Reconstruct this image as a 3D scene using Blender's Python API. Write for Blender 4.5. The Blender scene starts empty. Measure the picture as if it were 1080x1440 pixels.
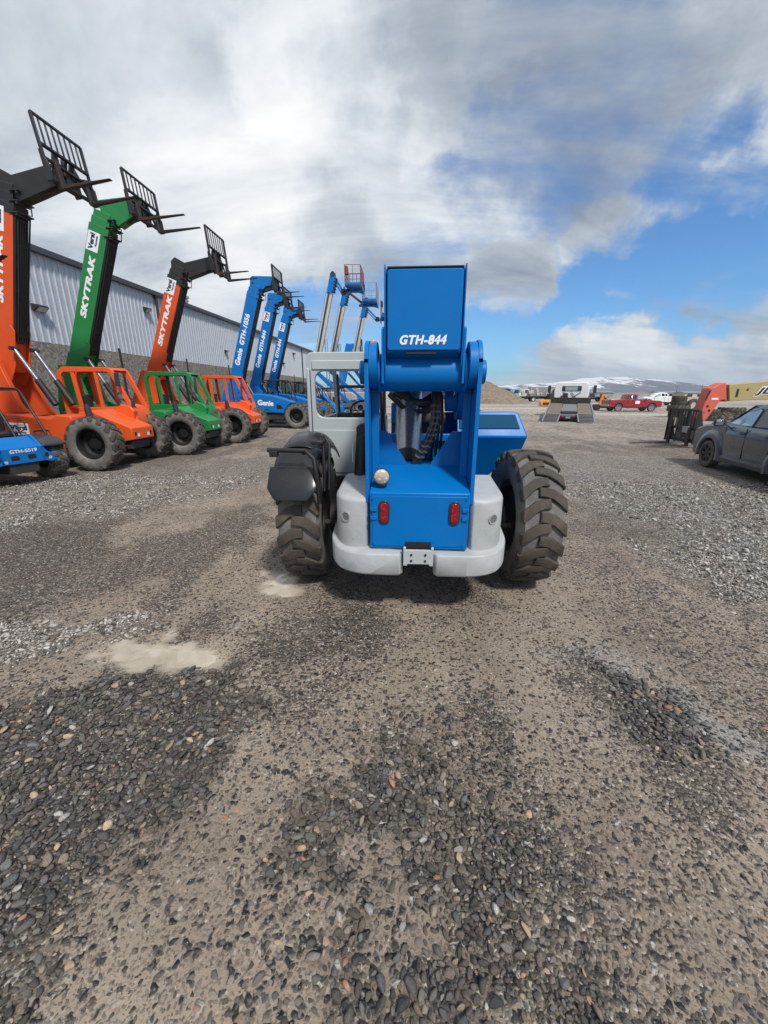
import bpy, bmesh, math, random
import numpy as np
from mathutils import Vector, Matrix
random.seed(7); rng = np.random.default_rng(11)
S = bpy.context.scene; COL = S.collection; R = math.radians
V = Vector

# ------------------------------------------------------------------ materials
MATS = {}
def nmat(name):
    m = bpy.data.materials.new(name); m.use_nodes = True
    nt = m.node_tree; b = nt.nodes['Principled BSDF']
    return m, nt, b
def noise(nt, scale, detail=4, rough=.55, vec=None, dim=None):
    n = nt.nodes.new('ShaderNodeTexNoise'); n.inputs['Scale'].default_value = scale
    n.inputs['Detail'].default_value = detail; n.inputs['Roughness'].default_value = rough
    if vec: nt.links.new(vec, n.inputs['Vector'])
    return n
def ramp(nt, src, stops):
    r = nt.nodes.new('ShaderNodeValToRGB'); e = r.color_ramp.elements
    while len(e) < len(stops): e.new(.5)
    for i, (p, c) in enumerate(stops):
        e[i].position = p; e[i].color = (c[0], c[1], c[2], 1) if not isinstance(c, (int, float)) else (c, c, c, 1)
    nt.links.new(src, r.inputs[0]); return r
def mixc(nt, fac, a, b, mode='MIX'):
    m = nt.nodes.new('ShaderNodeMix'); m.data_type = 'RGBA'; m.blend_type = mode
    for k, v in ((0, fac), (6, a), (7, b)):
        if isinstance(v, (int, float)): m.inputs[k].default_value = v
        elif isinstance(v, tuple): m.inputs[k].default_value = (*v[:3], 1)
        else: nt.links.new(v, m.inputs[k])
    return m.outputs[2]
def math_(nt, op, a, b=0., c=None, clamp=False):
    m = nt.nodes.new('ShaderNodeMath'); m.operation = op; m.use_clamp = clamp
    for k, v in ((0, a), (1, b), (2, c)):
        if v is None: continue
        if isinstance(v, (int, float)): m.inputs[k].default_value = v
        else: nt.links.new(v, m.inputs[k])
    return m.outputs[0]
def texco(nt, which='Object'):
    t = nt.nodes.new('ShaderNodeTexCoord'); return t.outputs[which]
def bump(nt, b, h, strength=.3, dist=.01):
    n = nt.nodes.new('ShaderNodeBump'); n.inputs['Strength'].default_value = strength
    n.inputs['Distance'].default_value = dist
    nt.links.new(h, n.inputs['Height']); nt.links.new(n.outputs[0], b.inputs['Normal']); return n
def paint(name, col, rough=.35, metal=0., dirt=.25, dirtcol=(.12, .095, .07), scale=6., bmp=.04, coat=0., spec=.5):
    if name in MATS: return MATS[name]
    m, nt, b = nmat(name); co = texco(nt)
    n1 = noise(nt, scale, 6, .65, co); n2 = noise(nt, scale * 9, 3, .6, co)
    f = math_(nt, 'MULTIPLY', n1.outputs[0], n2.outputs[0])
    r = ramp(nt, f, [(.22, 0.), (.5, 1.)])
    fac = math_(nt, 'MULTIPLY', r.outputs[0], dirt)
    n3 = noise(nt, 2.1, 3, .5, co)
    base = mixc(nt, n3.outputs[0], tuple(c * .88 for c in col), tuple(min(1, c * 1.12) for c in col))
    nt.links.new(mixc(nt, fac, base, dirtcol), b.inputs['Base Color'])
    b.inputs['Metallic'].default_value = metal
    rr = math_(nt, 'MULTIPLY_ADD', n1.outputs[0], .35, rough - .15)
    nt.links.new(rr, b.inputs['Roughness']); b.inputs['Coat Weight'].default_value = coat
    b.inputs['Coat Roughness'].default_value = .12; b.inputs['Specular IOR Level'].default_value = spec
    if bmp: bump(nt, b, n2.outputs[0], bmp, .01)
    MATS[name] = m; return m
BLUE = paint('blue paint', (.0, .140, .44), .36, 0, .10, (.05, .12, .20), scale=1.6, bmp=.03, spec=.22)
BLUE2 = paint('blue paint weathered', (.002, .145, .45), .42, 0, .12, spec=.28)
ORANGE = paint('orange paint', (.66, .080, .014), .42, 0, .22)
ORANGE2 = paint('orange paint fresh', (.72, .098, .016), .4, 0, .2)
GREEN = paint('green paint', (.012, .20, .05), .4, 0, .22)
OLIVE = paint('tan olive paint', (.40, .33, .14), .5, 0, .25)
SALMON = paint('faded red paint', (.62, .12, .08), .5, 0, .3)
GREY = paint('light grey paint', (.40, .44, .45), .4, 0, .10, bmp=.02)
GREYW = None
BLACK = paint('black painted steel', (.016, .016, .018), .5, 0, .35, (.07, .06, .05))
HOSE = paint('black hoses and rails', (.010, .010, .011), .55, 0, .15, (.05, .045, .04))
BLACKP = paint('black plastic', (.028, .030, .036), .33, 0, .2, (.08, .08, .08), scale=3)
DARK = paint('dark machinery', (.02, .02, .022), .7, 0, .5)
STEEL = paint('steel rod', (.55, .56, .58), .18, .9, .12, bmp=0)
GALV = paint('galvanised steel', (.35, .36, .37), .45, .6, .2)
WHITE = paint('white paint', (.72, .73, .72), .45, 0, .2)
CREAM = paint('cream boom paint', (.50, .46, .38), .5, 0, .25)
DKBLUE = paint('dark blue decal', (.01, .03, .09), .4, 0, .1)
STICK = paint('white lettering', (.78, .80, .82), .5, 0, .12, (.3, .3, .3), scale=25, bmp=0)
NAVY = paint('navy lettering', (.01, .02, .09), .5, 0, 0, bmp=0)
BLKLET = paint('black lettering', (.012, .012, .014), .5, 0, 0, bmp=0)
REDM = paint('dark red car paint', (.26, .008, .012), .25, 0, .12, coat=.6, bmp=0)
SUVM = paint('dark blue grey car paint', (.026, .042, .062), .28, .2, .0, (.10, .09, .08), coat=1., bmp=0)
RUST = paint('rusty fork steel', (.045, .032, .027), .6, .3, .45, (.12, .05, .03), scale=4)
WOOD = paint('weathered planks', (.16, .13, .10), .8, 0, .5, (.07, .055, .045), scale=2)
SEAT = paint('black vinyl', (.02, .02, .022), .6, 0, .1)
REDCAGE = paint('red cage paint', (.20, .05, .06), .5, 0, .1)
MOUSE = paint('warm grey cover', (.33, .33, .33), .5, 0, .2)
YEL = paint('yellow orange paint', (.75, .27, .02), .5, 0, .1)
LTBLUE = paint('pale blue paint', (.25, .45, .62), .45, 0, .15)
TRUNK = None
def glass(name, col=(.02, .03, .035), rough=.05):
    m, nt, b = nmat(name); b.inputs['Base Color'].default_value = (*col, 1)
    b.inputs['Roughness'].default_value = rough; b.inputs['Metallic'].default_value = 0
    b.inputs['Specular IOR Level'].default_value = .8; return m
GLASS = glass('tinted glass'); TEAL = glass('teal mesh panel', (.002, .060, .13), .7); TEAL.node_tree.nodes['Principled BSDF'].inputs['Specular IOR Level'].default_value = .15
MIRR, _n, _b = nmat('mirror glass'); _b.inputs['Metallic'].default_value = 1; _b.inputs['Roughness'].default_value = .04; _b.inputs['Base Color'].default_value = (.8, .85, .88, 1)
def lens(name, col, scale=90, rough=.2):
    m, nt, b = nmat(name); co = texco(nt); v = nt.nodes.new('ShaderNodeTexVoronoi'); v.inputs['Scale'].default_value = scale
    nt.links.new(co, v.inputs['Vector'])
    r = ramp(nt, v.outputs['Distance'], [(.1, tuple(min(1, c * 1.9 + .02) for c in col)), (.5, col)])
    nt.links.new(r.outputs[0], b.inputs['Base Color']); b.inputs['Roughness'].default_value = rough
    bump(nt, b, v.outputs['Distance'], .3, .004); return m
REDL = lens('red lens', (.22, .006, .012), 55); CLEARL = lens('clear lens', (.42, .38, .30), 45); AMBER = lens('amber lens', (.75, .16, .01), 60)
def rubber(name, lo, hi, sc=14):
    m, nt, b = nmat(name); co = texco(nt)
    n1 = noise(nt, sc, 6, .7, co); n2 = noise(nt, sc * 8, 3, .6, co)
    n3 = noise(nt, 3.3, 3, .5, co)
    f = math_(nt, 'MULTIPLY_ADD', n2.outputs[0], .35, math_(nt, 'MULTIPLY', n1.outputs[0], n3.outputs[0]))
    r = ramp(nt, f, [(.22, lo), (.62, hi)])
    nt.links.new(r.outputs[0], b.inputs['Base Color']); b.inputs['Roughness'].default_value = .82
    bump(nt, b, math_(nt, 'ADD', n1.outputs[0], math_(nt, 'MULTIPLY', n2.outputs[0], .5)), .5, .012); return m
RUB = rubber('dusty tyre rubber', (.028, .026, .024), (.13, .115, .098))
RUBG = rubber('grey dusty grooves', (.055, .053, .050), (.205, .195, .18))
RUBL = rubber('brown worn lugs', (.026, .022, .018), (.098, .078, .06), 20)
RIM = paint('black wheel rim', (.011, .011, .012), .5, .2, .3, (.07, .055, .045))

def castmat():
    m, nt, b = nmat('thick silver cast paint'); co = texco(nt)
    n = noise(nt, 5, 6, .6, co); n2 = noise(nt, 22, 5, .6, co)
    r = ramp(nt, n.outputs[0], [(.3, (.31, .33, .335)), (.7, (.41, .425, .43))])
    sc = ramp(nt, n2.outputs[0], [(.66, 0.), (.72, 1.)])
    c = mixc(nt, math_(nt, 'MULTIPLY', sc.outputs[0], .5), r.outputs[0], (.20, .19, .17))
    nt.links.new(c, b.inputs['Base Color']); b.inputs['Roughness'].default_value = .48
    b.inputs['Metallic'].default_value = 0
    bump(nt, b, math_(nt, 'MULTIPLY_ADD', n2.outputs[0], .5, n.outputs[0]), .22, .02); return m
CAST = castmat()

# ------------------------------------------------------------------ mesh builder
SPLIT = {'hinge', 'bolt', 'bolt_hole', 'fitting', 'mudguard', 'slot', 'latch', 'joint', 'pin', 'reflector', 'boom_hose', 'marker_lamp', 'pin_hole', 'clamp', 'side_hose', 'bracket_tube', 'seat', 'handle', 'bumper', 'frame_tower', 'pivot_plate', 'joint_post', 'door', 'rear_fittings', 'slots', 'control_box', 'lift_cylinder', 'cutout', 'cab_base', 'tip_fittings', 'raised_boom', 'dashboard', 'boom_sections', 'roof_vent', 'end_fittings', 'window_pane', 'hose_loop', 'panel_gap', 'door_gap', 'hose_clip'}
class MB:
    def __init__(s): s.v = []; s.f = []
    def add(s, vs, fs):
        o = len(s.v); s.v += [tuple(v) for v in vs]; s.f += [tuple(i + o for i in f) for f in fs]; return s
    def box(s, c, d, rot=None):
        vs = []
        for x in (-.5, .5):
            for y in (-.5, .5):
                for z in (-.5, .5):
                    p = V((x * d[0], y * d[1], z * d[2]))
                    if rot: p = rot @ p
                    vs.append(p + V(c))
        return s.add(vs, [(0, 1, 3, 2), (4, 6, 7, 5), (0, 4, 5, 1), (2, 3, 7, 6), (0, 2, 6, 4), (1, 5, 7, 3)])
    def bb(s, x0, x1, y0, y1, z0, z1): return s.box(((x0 + x1) / 2, (y0 + y1) / 2, (z0 + z1) / 2), (abs(x1 - x0), abs(y1 - y0), abs(z1 - z0)))
    def prism(s, pts, ax, a, b):
        # pts in the plane normal to ax: ax='y' -> (x,z), 'x' -> (y,z), 'z' -> (x,y)
        def mk(p, t): return (p[0], t, p[1]) if ax == 'y' else ((t, p[0], p[1]) if ax == 'x' else (p[0], p[1], t))
        n = len(pts)
        return s.add([mk(p, a) for p in pts] + [mk(p, b) for p in pts],
                     [tuple(range(n))] + [tuple(range(2 * n - 1, n - 1, -1))] + [(i, (i + 1) % n, n + (i + 1) % n, n + i) for i in range(n)])
    def tube(s, path, r, n=10, closed=False):
        path = [V(p) for p in path]; rings = []; k = len(path)
        up = None
        for i, p in enumerate(path):
            if closed: d = (path[(i + 1) % k] - path[i - 1])
            else: d = (path[min(i + 1, k - 1)] - path[max(i - 1, 0)])
            d = d.normalized()
            if up is None: up = V((0, 0, 1)) if abs(d.z) < .9 else V((1, 0, 0))
            a = d.cross(up)
            if a.length < 1e-4: a = d.cross(V((0, 1, 0)))
            a = a.normalized(); b = d.cross(a); up = -b if False else a.cross(d)
            rr = r[i] if isinstance(r, (list, tuple)) else r
            rings.append([p + a * math.cos(2 * math.pi * j / n) * rr + b * math.sin(2 * math.pi * j / n) * rr for j in range(n)])
        vs = [q for g in rings for q in g]; fs = []
        m = k if closed else k - 1
        for i in range(m):
            for j in range(n):
                fs.append((i * n + j, i * n + (j + 1) % n, ((i + 1) % k) * n + (j + 1) % n, ((i + 1) % k) * n + j))
        if not closed: fs += [tuple(range(n - 1, -1, -1)), tuple(range((k - 1) * n, k * n))]
        return s.add(vs, fs)
    def cyl(s, p, q, r, n=20, r2=None): return s.tube([p, q], [r, r if r2 is None else r2], n)
    def bar(s, p, q, w, h, up=(0, 0, 1)):
        p, q = V(p), V(q); d = (q - p); L = d.length; d.normalize(); u = V(up)
        a = d.cross(u)
        if a.length < 1e-3: a = d.cross(V((1, 0, 0)))
        a.normalize(); b = a.cross(d); vs = []
        for e in (p, q):
            for sa, sb in ((-1, -1), (1, -1), (1, 1), (-1, 1)): vs.append(e + a * sa * w / 2 + b * sb * h / 2)
        return s.add(vs, [(0, 1, 2, 3), (7, 6, 5, 4), (0, 4, 5, 1), (1, 5, 6, 2), (2, 6, 7, 3), (3, 7, 4, 0)])
    def lathe(s, prof, c=(0, 0, 0), n=40, closed=True, ax='y', a0=0., a1=2 * math.pi):
        # prof: (radius, axial)
        full = abs(a1 - a0 - 2 * math.pi) < 1e-6; m = n if full else n + 1; vs = []
        for i in range(m):
            t = a0 + (a1 - a0) * i / n
            for r, y in prof:
                if ax == 'y': vs.append((c[0] + r * math.cos(t), c[1] + y, c[2] + r * math.sin(t)))
                elif ax == 'z': vs.append((c[0] + r * math.cos(t), c[1] + r * math.sin(t), c[2] + y))
                else: vs.append((c[0] + y, c[1] + r * math.cos(t), c[2] + r * math.sin(t)))
        k = len(prof); fs = []
        for i in range(n):
            for j in range(k if closed else k - 1):
                a = i * k + j; b = i * k + (j + 1) % k; i2 = (i + 1) % m
                fs.append((a, b, i2 * k + (j + 1) % k, i2 * k + j))
        return s.add(vs, fs)
    def grid(s, rows, thick=None):
        # rows: list of lists of points; optional solidify by given offset vector function
        n = len(rows[0]); vs = [p for r_ in rows for p in r_]; fs = []
        for i in range(len(rows) - 1):
            for j in range(n - 1): fs.append((i * n + j, i * n + j + 1, (i + 1) * n + j + 1, (i + 1) * n + j))
        return s.add(vs, fs)
    def mesh(s, name):
        me = bpy.data.meshes.new(name); me.from_pydata(s.v, [], s.f)
        bm = bmesh.new(); bm.from_mesh(me); bmesh.ops.recalc_face_normals(bm, faces=bm.faces); bm.to_mesh(me); bm.free()
        return me
    def clusters(s):
        # pieces of the mesh that touch each other, by their boxes
        par = list(range(len(s.v)))
        def fnd(a):
            while par[a] != a: par[a] = par[par[a]]; a = par[a]
            return a
        for f in s.f:
            for k in f[1:]: par[fnd(k)] = fnd(f[0])
        isl = {}
        for i in range(len(s.v)): isl.setdefault(fnd(i), []).append(i)
        items = []
        for idx in isl.values():
            c = np.array([s.v[i] for i in idx]); items.append([c.min(0) - .002, c.max(0) + .002, idx])
        ch = True
        while ch:
            ch = False
            for i in range(len(items)):
                for j in range(i + 1, len(items)):
                    if (items[i][0] < items[j][1]).all() and (items[j][0] < items[i][1]).all():
                        items[i] = [np.minimum(items[i][0], items[j][0]), np.maximum(items[i][1], items[j][1]), items[i][2] + items[j][2]]; items.pop(j); ch = True; break
                if ch: break
        out = []
        for _, _, idx in items:
            m = {k: n for n, k in enumerate(idx)}; q = MB(); q.v = [s.v[k] for k in idx]; q.f = [tuple(m[k] for k in f) for f in s.f if f[0] in m]; out.append(q)
        return out
    def build(s, name, mat, parent=None, bevel=0., smooth=35, solid=0., seg=2):
        if name in SPLIT:
            cl = s.clusters()
            if len(cl) > 1: return [link(name, q.mesh(name), mat, parent, bevel, smooth, solid, seg) for q in cl][0]
        me = s.mesh(name); return link(name, me, mat, parent, bevel, smooth, solid, seg)
def link(name, me, mat, parent=None, bevel=0., smooth=35, solid=0., seg=2):
    if mat and not me.materials: me.materials.append(mat)
    if smooth:
        me.shade_smooth(); me.set_sharp_from_angle(angle=R(smooth))
    o = bpy.data.objects.new(name, me); COL.objects.link(o)
    if solid:
        m = o.modifiers.new('solid', 'SOLIDIFY'); m.thickness = solid; m.offset = 0
    if bevel:
        m = o.modifiers.new('bevel', 'BEVEL'); m.width = bevel; m.segments = seg; m.limit_method = 'ANGLE'; m.angle_limit = R(40); m.harden_normals = False
    if parent: o.parent = parent
    return o
def tag(o, label=None, cat=None, group=None, kind=None):
    if label: o['label'] = label
    if cat: o['category'] = cat
    if group: o['group'] = group
    if kind: o['kind'] = kind
    return o
def empty(name, loc=(0, 0, 0), rz=0., label=None, cat=None, group=None):
    o = bpy.data.objects.new(name, None); COL.objects.link(o); o.location = loc; o.rotation_euler = (0, 0, rz); o.empty_display_size = .3
    return tag(o, label, cat, group)
def children(o): return [c for c in COL.objects if c.parent == o]
def copy_tree(o, parent=None):
    c = o.copy(); COL.objects.link(c); c.parent = parent
    for ch in children(o): copy_tree(ch, c)
    return c
def text(body, name, parent, o, xd, yd, w, h, mat, bold=.02, shear=.0, space=1., ext=.002):
    cu = bpy.data.curves.new('t', 'FONT'); cu.body = body; cu.size = 1; cu.offset = min(bold, .012); cu.shear = shear; bs = max(0, bold - .012) * 1.6
    cu.space_character = space; cu.align_x = 'LEFT'; cu.extrude = .01
    t = bpy.data.objects.new('t', cu); COL.objects.link(t); bpy.context.view_layer.update()
    me = bpy.data.meshes.new_from_object(t.evaluated_get(bpy.context.evaluated_depsgraph_get())); bpy.data.objects.remove(t)
    co = np.empty(len(me.vertices) * 3); me.vertices.foreach_get('co', co); co = co.reshape(-1, 3)
    mn, mx = co.min(0), co.max(0)
    if bs > 0:   # thicken strokes with shifted copies at slightly different depth
        nv = len(co); fs = [tuple(p.vertices) for p in me.polygons]; allc, allf = [], []
        for k, (dx, dy) in enumerate(((-bs, -bs), (bs, -bs), (-bs, bs), (bs, bs), (0, 0))):
            q = co.copy(); q[:, 0] += dx; q[:, 1] += dy; q[:, 2] += .0012 * k * (1 if True else 0); allc.append(q); allf += [tuple(i + nv * k for i in f) for f in fs]
        co = np.concatenate(allc); mn, mx = co.min(0), co.max(0); me = bpy.data.meshes.new(name); me.from_pydata([tuple(p) for p in co], [], allf)
    co = (co - mn) / (mx - mn)
    xd, yd = V(xd).normalized(), V(yd).normalized(); zd = xd.cross(yd)
    out = np.array(o)[None] + co[:, :1] * np.array(xd)[None] * w + co[:, 1:2] * np.array(yd)[None] * h + co[:, 2:] * np.array(zd)[None] * ext
    me.vertices.foreach_set('co', out.ravel()); me.materials.clear(); me.update()
    return link(name, me, mat, parent, smooth=0)
def rrect(x0, x1, y0, y1, r, n=5):
    pts = []
    for cx, cy, a in ((x1 - r, y1 - r, 0), (x0 + r, y1 - r, 90), (x0 + r, y0 + r, 180), (x1 - r, y0 + r, 270)):
        for i in range(n + 1):
            t = R(a + 90 * i / n); pts.append((cx + r * math.cos(t), cy + r * math.sin(t)))
    return pts
def ring_prism(mb, outer, inner, ax, a, b):
    # frame between two outlines with the same point count
    def mk(p, t): return (p[0], t, p[1]) if ax == 'y' else ((t, p[0], p[1]) if ax == 'x' else (p[0], p[1], t))
    n = len(outer); vs = [mk(p, a) for p in outer] + [mk(p, a) for p in inner] + [mk(p, b) for p in outer] + [mk(p, b) for p in inner]; fs = []
    for i in range(n):
        j = (i + 1) % n
        fs += [(i, j, n + j, n + i), (2 * n + i, 3 * n + i, 3 * n + j, 2 * n + j), (i, 2 * n + i, 2 * n + j, j), (n + i, n + j, 3 * n + j, 3 * n + i)]
    mb.add(vs, fs)

# ------------------------------------------------------------------ wheels (axis = local y, outer face towards +y)
WC = {}
def tyre_meshes(Rr, W, n, kind='lug', rimr=.5):
    key = (Rr, W, n, kind, rimr)
    if key in WC: return WC[key]
    h = W / 2; q = Rr; lug = .052 * q if kind == 'lug' else .012 * q
    rb = q - lug; ri = q * rimr
    prof = [(ri, -h * .80), (ri + .03 * q, -h * .95), (q * .72, -h * 1.04), (q * .86, -h * 1.02), (rb - .012 * q, -h * .9), (rb, -h * .6), (rb + .004 * q, 0), (rb, h * .6),
            (rb - .012 * q, h * .9), (q * .86, h * 1.02), (q * .72, h * 1.04), (ri + .03 * q, h * .95), (ri, h * .80), (ri - .02 * q, 0)]
    t = MB().lathe(prof, n=56); me_t = t.mesh('tyre'); me_t.materials.append(RUBG if kind == 'lug' else RUB)
    L = MB()
    p = 2 * math.pi / max(n, 1)
    def rt(y): a = abs(y) / h; return q - (max(0, a - .5) ** 2) * .10 * q
    if kind == 'lug':
        for k in range(n):
            for s in (1, -1):
                t0 = k * p + (p / 2 if s < 0 else 0)
                jit = random.uniform(-.06, .06) * p
                # outline in (y/h, angle in pitches): one bent lug
                P = [(1.0, -.46), (1.0, .06), (.72, .26), (.42, .46), (.10, .52), (-.22, .54), (-.26, .16), (.08, .12), (.36, .02), (.66, -.20)]
                cy = sum(w_[0] for w_ in P) / 10; ca = sum(w_[1] for w_ in P) / 10; vs = []
                for lev in (0, 1, 2):
                    for y, a in P:
                        sh = (1.10, 1.0, .86)[lev]; yy = cy + (y - cy) * (1 if y == 1.0 else (1.03, 1.0, .96)[lev]); aa = ca + (a - ca) * sh
                        base = rb - .02 * q; top = rt(yy * h); r_ = (base, top - .006 * q, top)[lev]
                        th = t0 + jit + aa * p; vs.append((r_ * math.cos(th), s * yy * h, r_ * math.sin(th)))
                fs = [(l * 10 + k_, l * 10 + (k_ + 1) % 10, (l + 1) * 10 + (k_ + 1) % 10, (l + 1) * 10 + k_) for l in (0, 1) for k_ in range(10)]
                fs += [(20, 21, 22, 29), (22, 23, 28, 29), (23, 24, 27, 28), (24, 25, 26, 27)]
                L.add(vs, fs)
                # shoulder drop
                vs = []
                for (y, dr) in ((1.0, 0), (1.07, .045), (1.045, .12), (.93, .12), (.9, 0.03)):
                    for a in (-.44, .04):
                        r_ = (rt(h) - dr * q); th = t0 + jit + a * p
                        vs.append((r_ * math.cos(th), s * y * h, r_ * math.sin(th)))
                L.add(vs, [(0, 1, 3, 2), (2, 3, 5, 4), (4, 5, 7, 6), (6, 7, 9, 8), (8, 9, 1, 0), (0, 2, 4, 6, 8), (9, 7, 5, 3, 1)])
    me_l = L.mesh('lug') if kind == 'lug' else None
    if me_l: me_l.materials.append(RUBL)
    rm = MB(); a = ri
    rm.lathe([(a + .012, -h * .82), (a + .03, -h * .86), (a + .03, -h * .80), (a - .01, -h * .7), (a - .04, -h * .2), (a - .04, h * .25), (a - .015, h * .7), (a + .03, h * .80),
              (a + .03, h * .88), (a + .008, h * .84), (a - .03, h * .50), (a - .04, -h * .1), (a * .72, -h * .28), (a * .45, -h * .2), (a * .40, h * .0), (a * .26, h * .06), (0.001, h * .06),
              (0.001, -h * .4), (a * .5, -h * .4), (a * .8, -h * .4), (a - .07, -h * .4), (a - .05, -h * .7)], n=40)
    for i in range(8):
        t_ = i * math.pi / 4
        rm.cyl((a * .58 * math.cos(t_), -h * .26, a * .58 * math.sin(t_)), (a * .58 * math.cos(t_), -h * .1, a * .58 * math.sin(t_)), .018, 6)
    me_r = rm.mesh('rim')
    WC[key] = (me_t, me_l, me_r); return WC[key]
def wheel(parent, loc, Rr=.63, W=.36, n=17, side=1, rim=None, steer=0., kind='lug', rimr=.5, spin=0.):
    mt, ml, mr = tyre_meshes(Rr, W, n, kind, rimr)
    o = link('tyre', mt, None, parent, 0, 50); o.location = loc
    o.rotation_euler = (0, spin, steer)
    if side < 0: o.scale = (1, -1, 1)
    if ml:
        l = link('tread', ml, None, o, .006, 40)
    r = link('rim', mr, None, o, 0, 35)
    if not mr.materials: mr.materials.append(None)
    r.material_slots[0].link = 'OBJECT'; r.material_slots[0].material = rim or RIM
    return o

# ================================================================== MAIN TELEHANDLER (seen from behind, faces +Y)
VY = 3.77
class MM(MB):
    def build(s, name, mat, parent=None, bevel=0., smooth=35, solid=0., seg=2):
        s.v = [(a, b - VY, c) for a, b, c in s.v]
        if parent is not None and parent is not main: pass
        return MB.build(s, name, mat, parent, bevel, smooth, solid, seg)
main = empty('telehandler', (.095, VY, 0), 0, 'large blue telehandler seen from behind with silver counterweight, closest machine in the yard', 'telehandler')
def build_main():
    m = main
    # --- rear hood, sloping top and vertical door
    o = MM().prism([(2.92, .60), (2.92, 1.06), (3.38, 1.195), (3.6, 1.195), (3.6, .60)], 'x', -.385, .385).build('rear_hood', BLUE, m, .008)
    d = MM(); d.prism([(-.365, .625), (.365, .625), (.365, 1.035), (-.365, 1.035)], 'y', 2.913, 2.922)
    d.build('rear_door', BLUE, o, .003)
    for sx in (-1, 1):
        hg = MM()
        for z in (.86, .93): hg.bb(sx * .352 - .022, sx * .352 + .022, 2.900, 2.913, z - .014, z + .014); hg.cyl((sx * .372, 2.902, z - .016), (sx * .372, 2.902, z + .016), .006, 8)
        hg.build('hinge', BLUE, o, .002)
        bz = MM().prism(rrect(sx * .272 - .043, sx * .272 + .043, .812, 1.003, .041), 'y', 2.900, 2.914).build('tail_light', BLACKP, m, .003)
        MM().prism(rrect(sx * .272 - .029, sx * .272 + .029, .828, .987, .028), 'y', 2.891, 2.901).build('lens', REDL, bz, .004)
    bt = MM()
    for x, z in ((-.35, .645), (.35, .645), (-.36, 1.02), (.36, 1.02)): bt.cyl((x, 2.905, z), (x, 2.915, z), .008, 8)
    bt.build('bolt', BLUE, m)
    # slot + hitch plate
    MM().bb(-.10, .10, 2.885, 2.925, .56, .665).build('hitch_slot', BLKLET, m)
    h = MM(); h.prism([(-.118, .49), (-.118, .645), (-.098, .645), (-.098, .622), (.098, .622), (.098, .645), (.118, .645), (.118, .49), (.085, .49), (.085, .505), (-.085, .505), (-.085, .49)], 'y', 2.835, 2.862)
    for sx in (-1, 1): h.bb(sx * .11 - .008, sx * .11 + .008, 2.862, 2.99, .51, .62)
    ho = h.build('hitch_plate', GREY, m, .004)
    b = MM()
    for x in (-.055, .055):
        for z in (.535, .585): b.cyl((x, 2.829, z), (x, 2.838, z), .0095, 10)
    b.build('bolt_hole', BLKLET, ho)
    # --- counterweight lobes: block and projecting lower lip, plan outline with a big outer corner
    for sx in (-1, 1):
        # block
        def plan(x0, x1, y0, y1, r, n=9):
            pts = [(sx * x0, y1), (sx * x0, y0 + .035), (sx * (x0 + .028), y0)]
            for i in range(n + 1):
                t = R(-90 + 90 * i / n); pts.append((sx * (x1 - r + r * math.cos(t)), y0 + r + r * math.sin(t)))
            pts.append((sx * x1, y1)); return pts
        cw = MM()
        lev = [(.56, 1.0, .0, .0), (.64, 1.0, 0, 0), (.965, 1., 0, 0), (.985, .99, .006, .006), (.997, .97, .018, .018), (1.003, .93, .04, .04)]
        rows = []
        for z, k, dy, dx in lev:
            rows.append([(x, y, z + (y - 2.95) * .10 * (z > .9)) for x, y in plan(.398, .685 - dx, 2.955 + dy, 3.62 - .0 * dy, .20)])
        n = len(rows[0]); vs = [p for r_ in rows for p in r_]
        fs = [(i * n + j, i * n + (j + 1) % n, (i + 1) * n + (j + 1) % n, (i + 1) * n + j) for i in range(len(rows) - 1) for j in range(n)]
        fs += [tuple(range(n)), tuple(range((len(rows) - 1) * n, len(rows) * n))]
        cw.add(vs, fs)
        co_ = cw.build('counterweight', CAST, m, .006, 50)
        co_['label'] = 'silver rounded counterweight block left of the door' if sx < 0 else 'silver rounded counterweight block right of the door'
        # lifting hole: dark disc with the recess shade in its colour, inside a ring
        # ring lies on the curved corner
        a = R(-60); px, py = sx * (.685 - .20 + .20 * math.cos(a)), 2.955 + .20 + .20 * math.sin(a)
        nx, ny = sx * math.cos(a), math.sin(a); z = .845
        rg = MM().lathe([(.034, -.003), (.041, -.003), (.044, .006), (.034, .006)], (0, 0, 0), 24, ax='y'); q = Matrix.Rotation(math.atan2(-nx, -ny) * -1, 3, 'Z')
        dn = V((nx, ny, 0)); qr = V((0, -1, 0)).rotation_difference(dn).to_matrix()
        rg.v = [tuple(qr @ V((a_, -b_, c_)) + V((px, py, z))) for a_, b_, c_ in rg.v]
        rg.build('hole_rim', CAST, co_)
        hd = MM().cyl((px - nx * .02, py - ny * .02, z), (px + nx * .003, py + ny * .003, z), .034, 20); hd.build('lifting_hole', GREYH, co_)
        # lower lip
        lp = MM(); rows = []
        for z, d in ((.385, -.03), (.395, -.012), (.41, 0), (.565, 0), (.576, -.006), (.580, -.02)):
            rows.append([(x, y, z + max(0, (y - 2.95)) * .22 * 1.0 + (0 if abs(x) > .2 else 0)) for x, y in plan(.122 - d * .6, .742 + d, 2.845 - d, 3.5, .36, 12)])
        n = len(rows[0]); vs = [p for r_ in rows for p in r_]
        fs = [(i * n + j, i * n + (j + 1) % n, (i + 1) * n + (j + 1) % n, (i + 1) * n + j) for i in range(len(rows) - 1) for j in range(n)]
        fs += [tuple(range(n)), tuple(range((len(rows) - 1) * n, len(rows) * n))]
        lp.add(vs, fs).build('bumper_lip', CAST, co_, .006, 50)
    # --- mast side plates
    prof = [(2.965, .965), (2.965, 2.03)]
    for i in range(9):
        t = R(180 - 20 * i * 1.0); prof.append((3.125 + .16 * math.cos(t), 2.0 + .165 * math.sin(t)))
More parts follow.
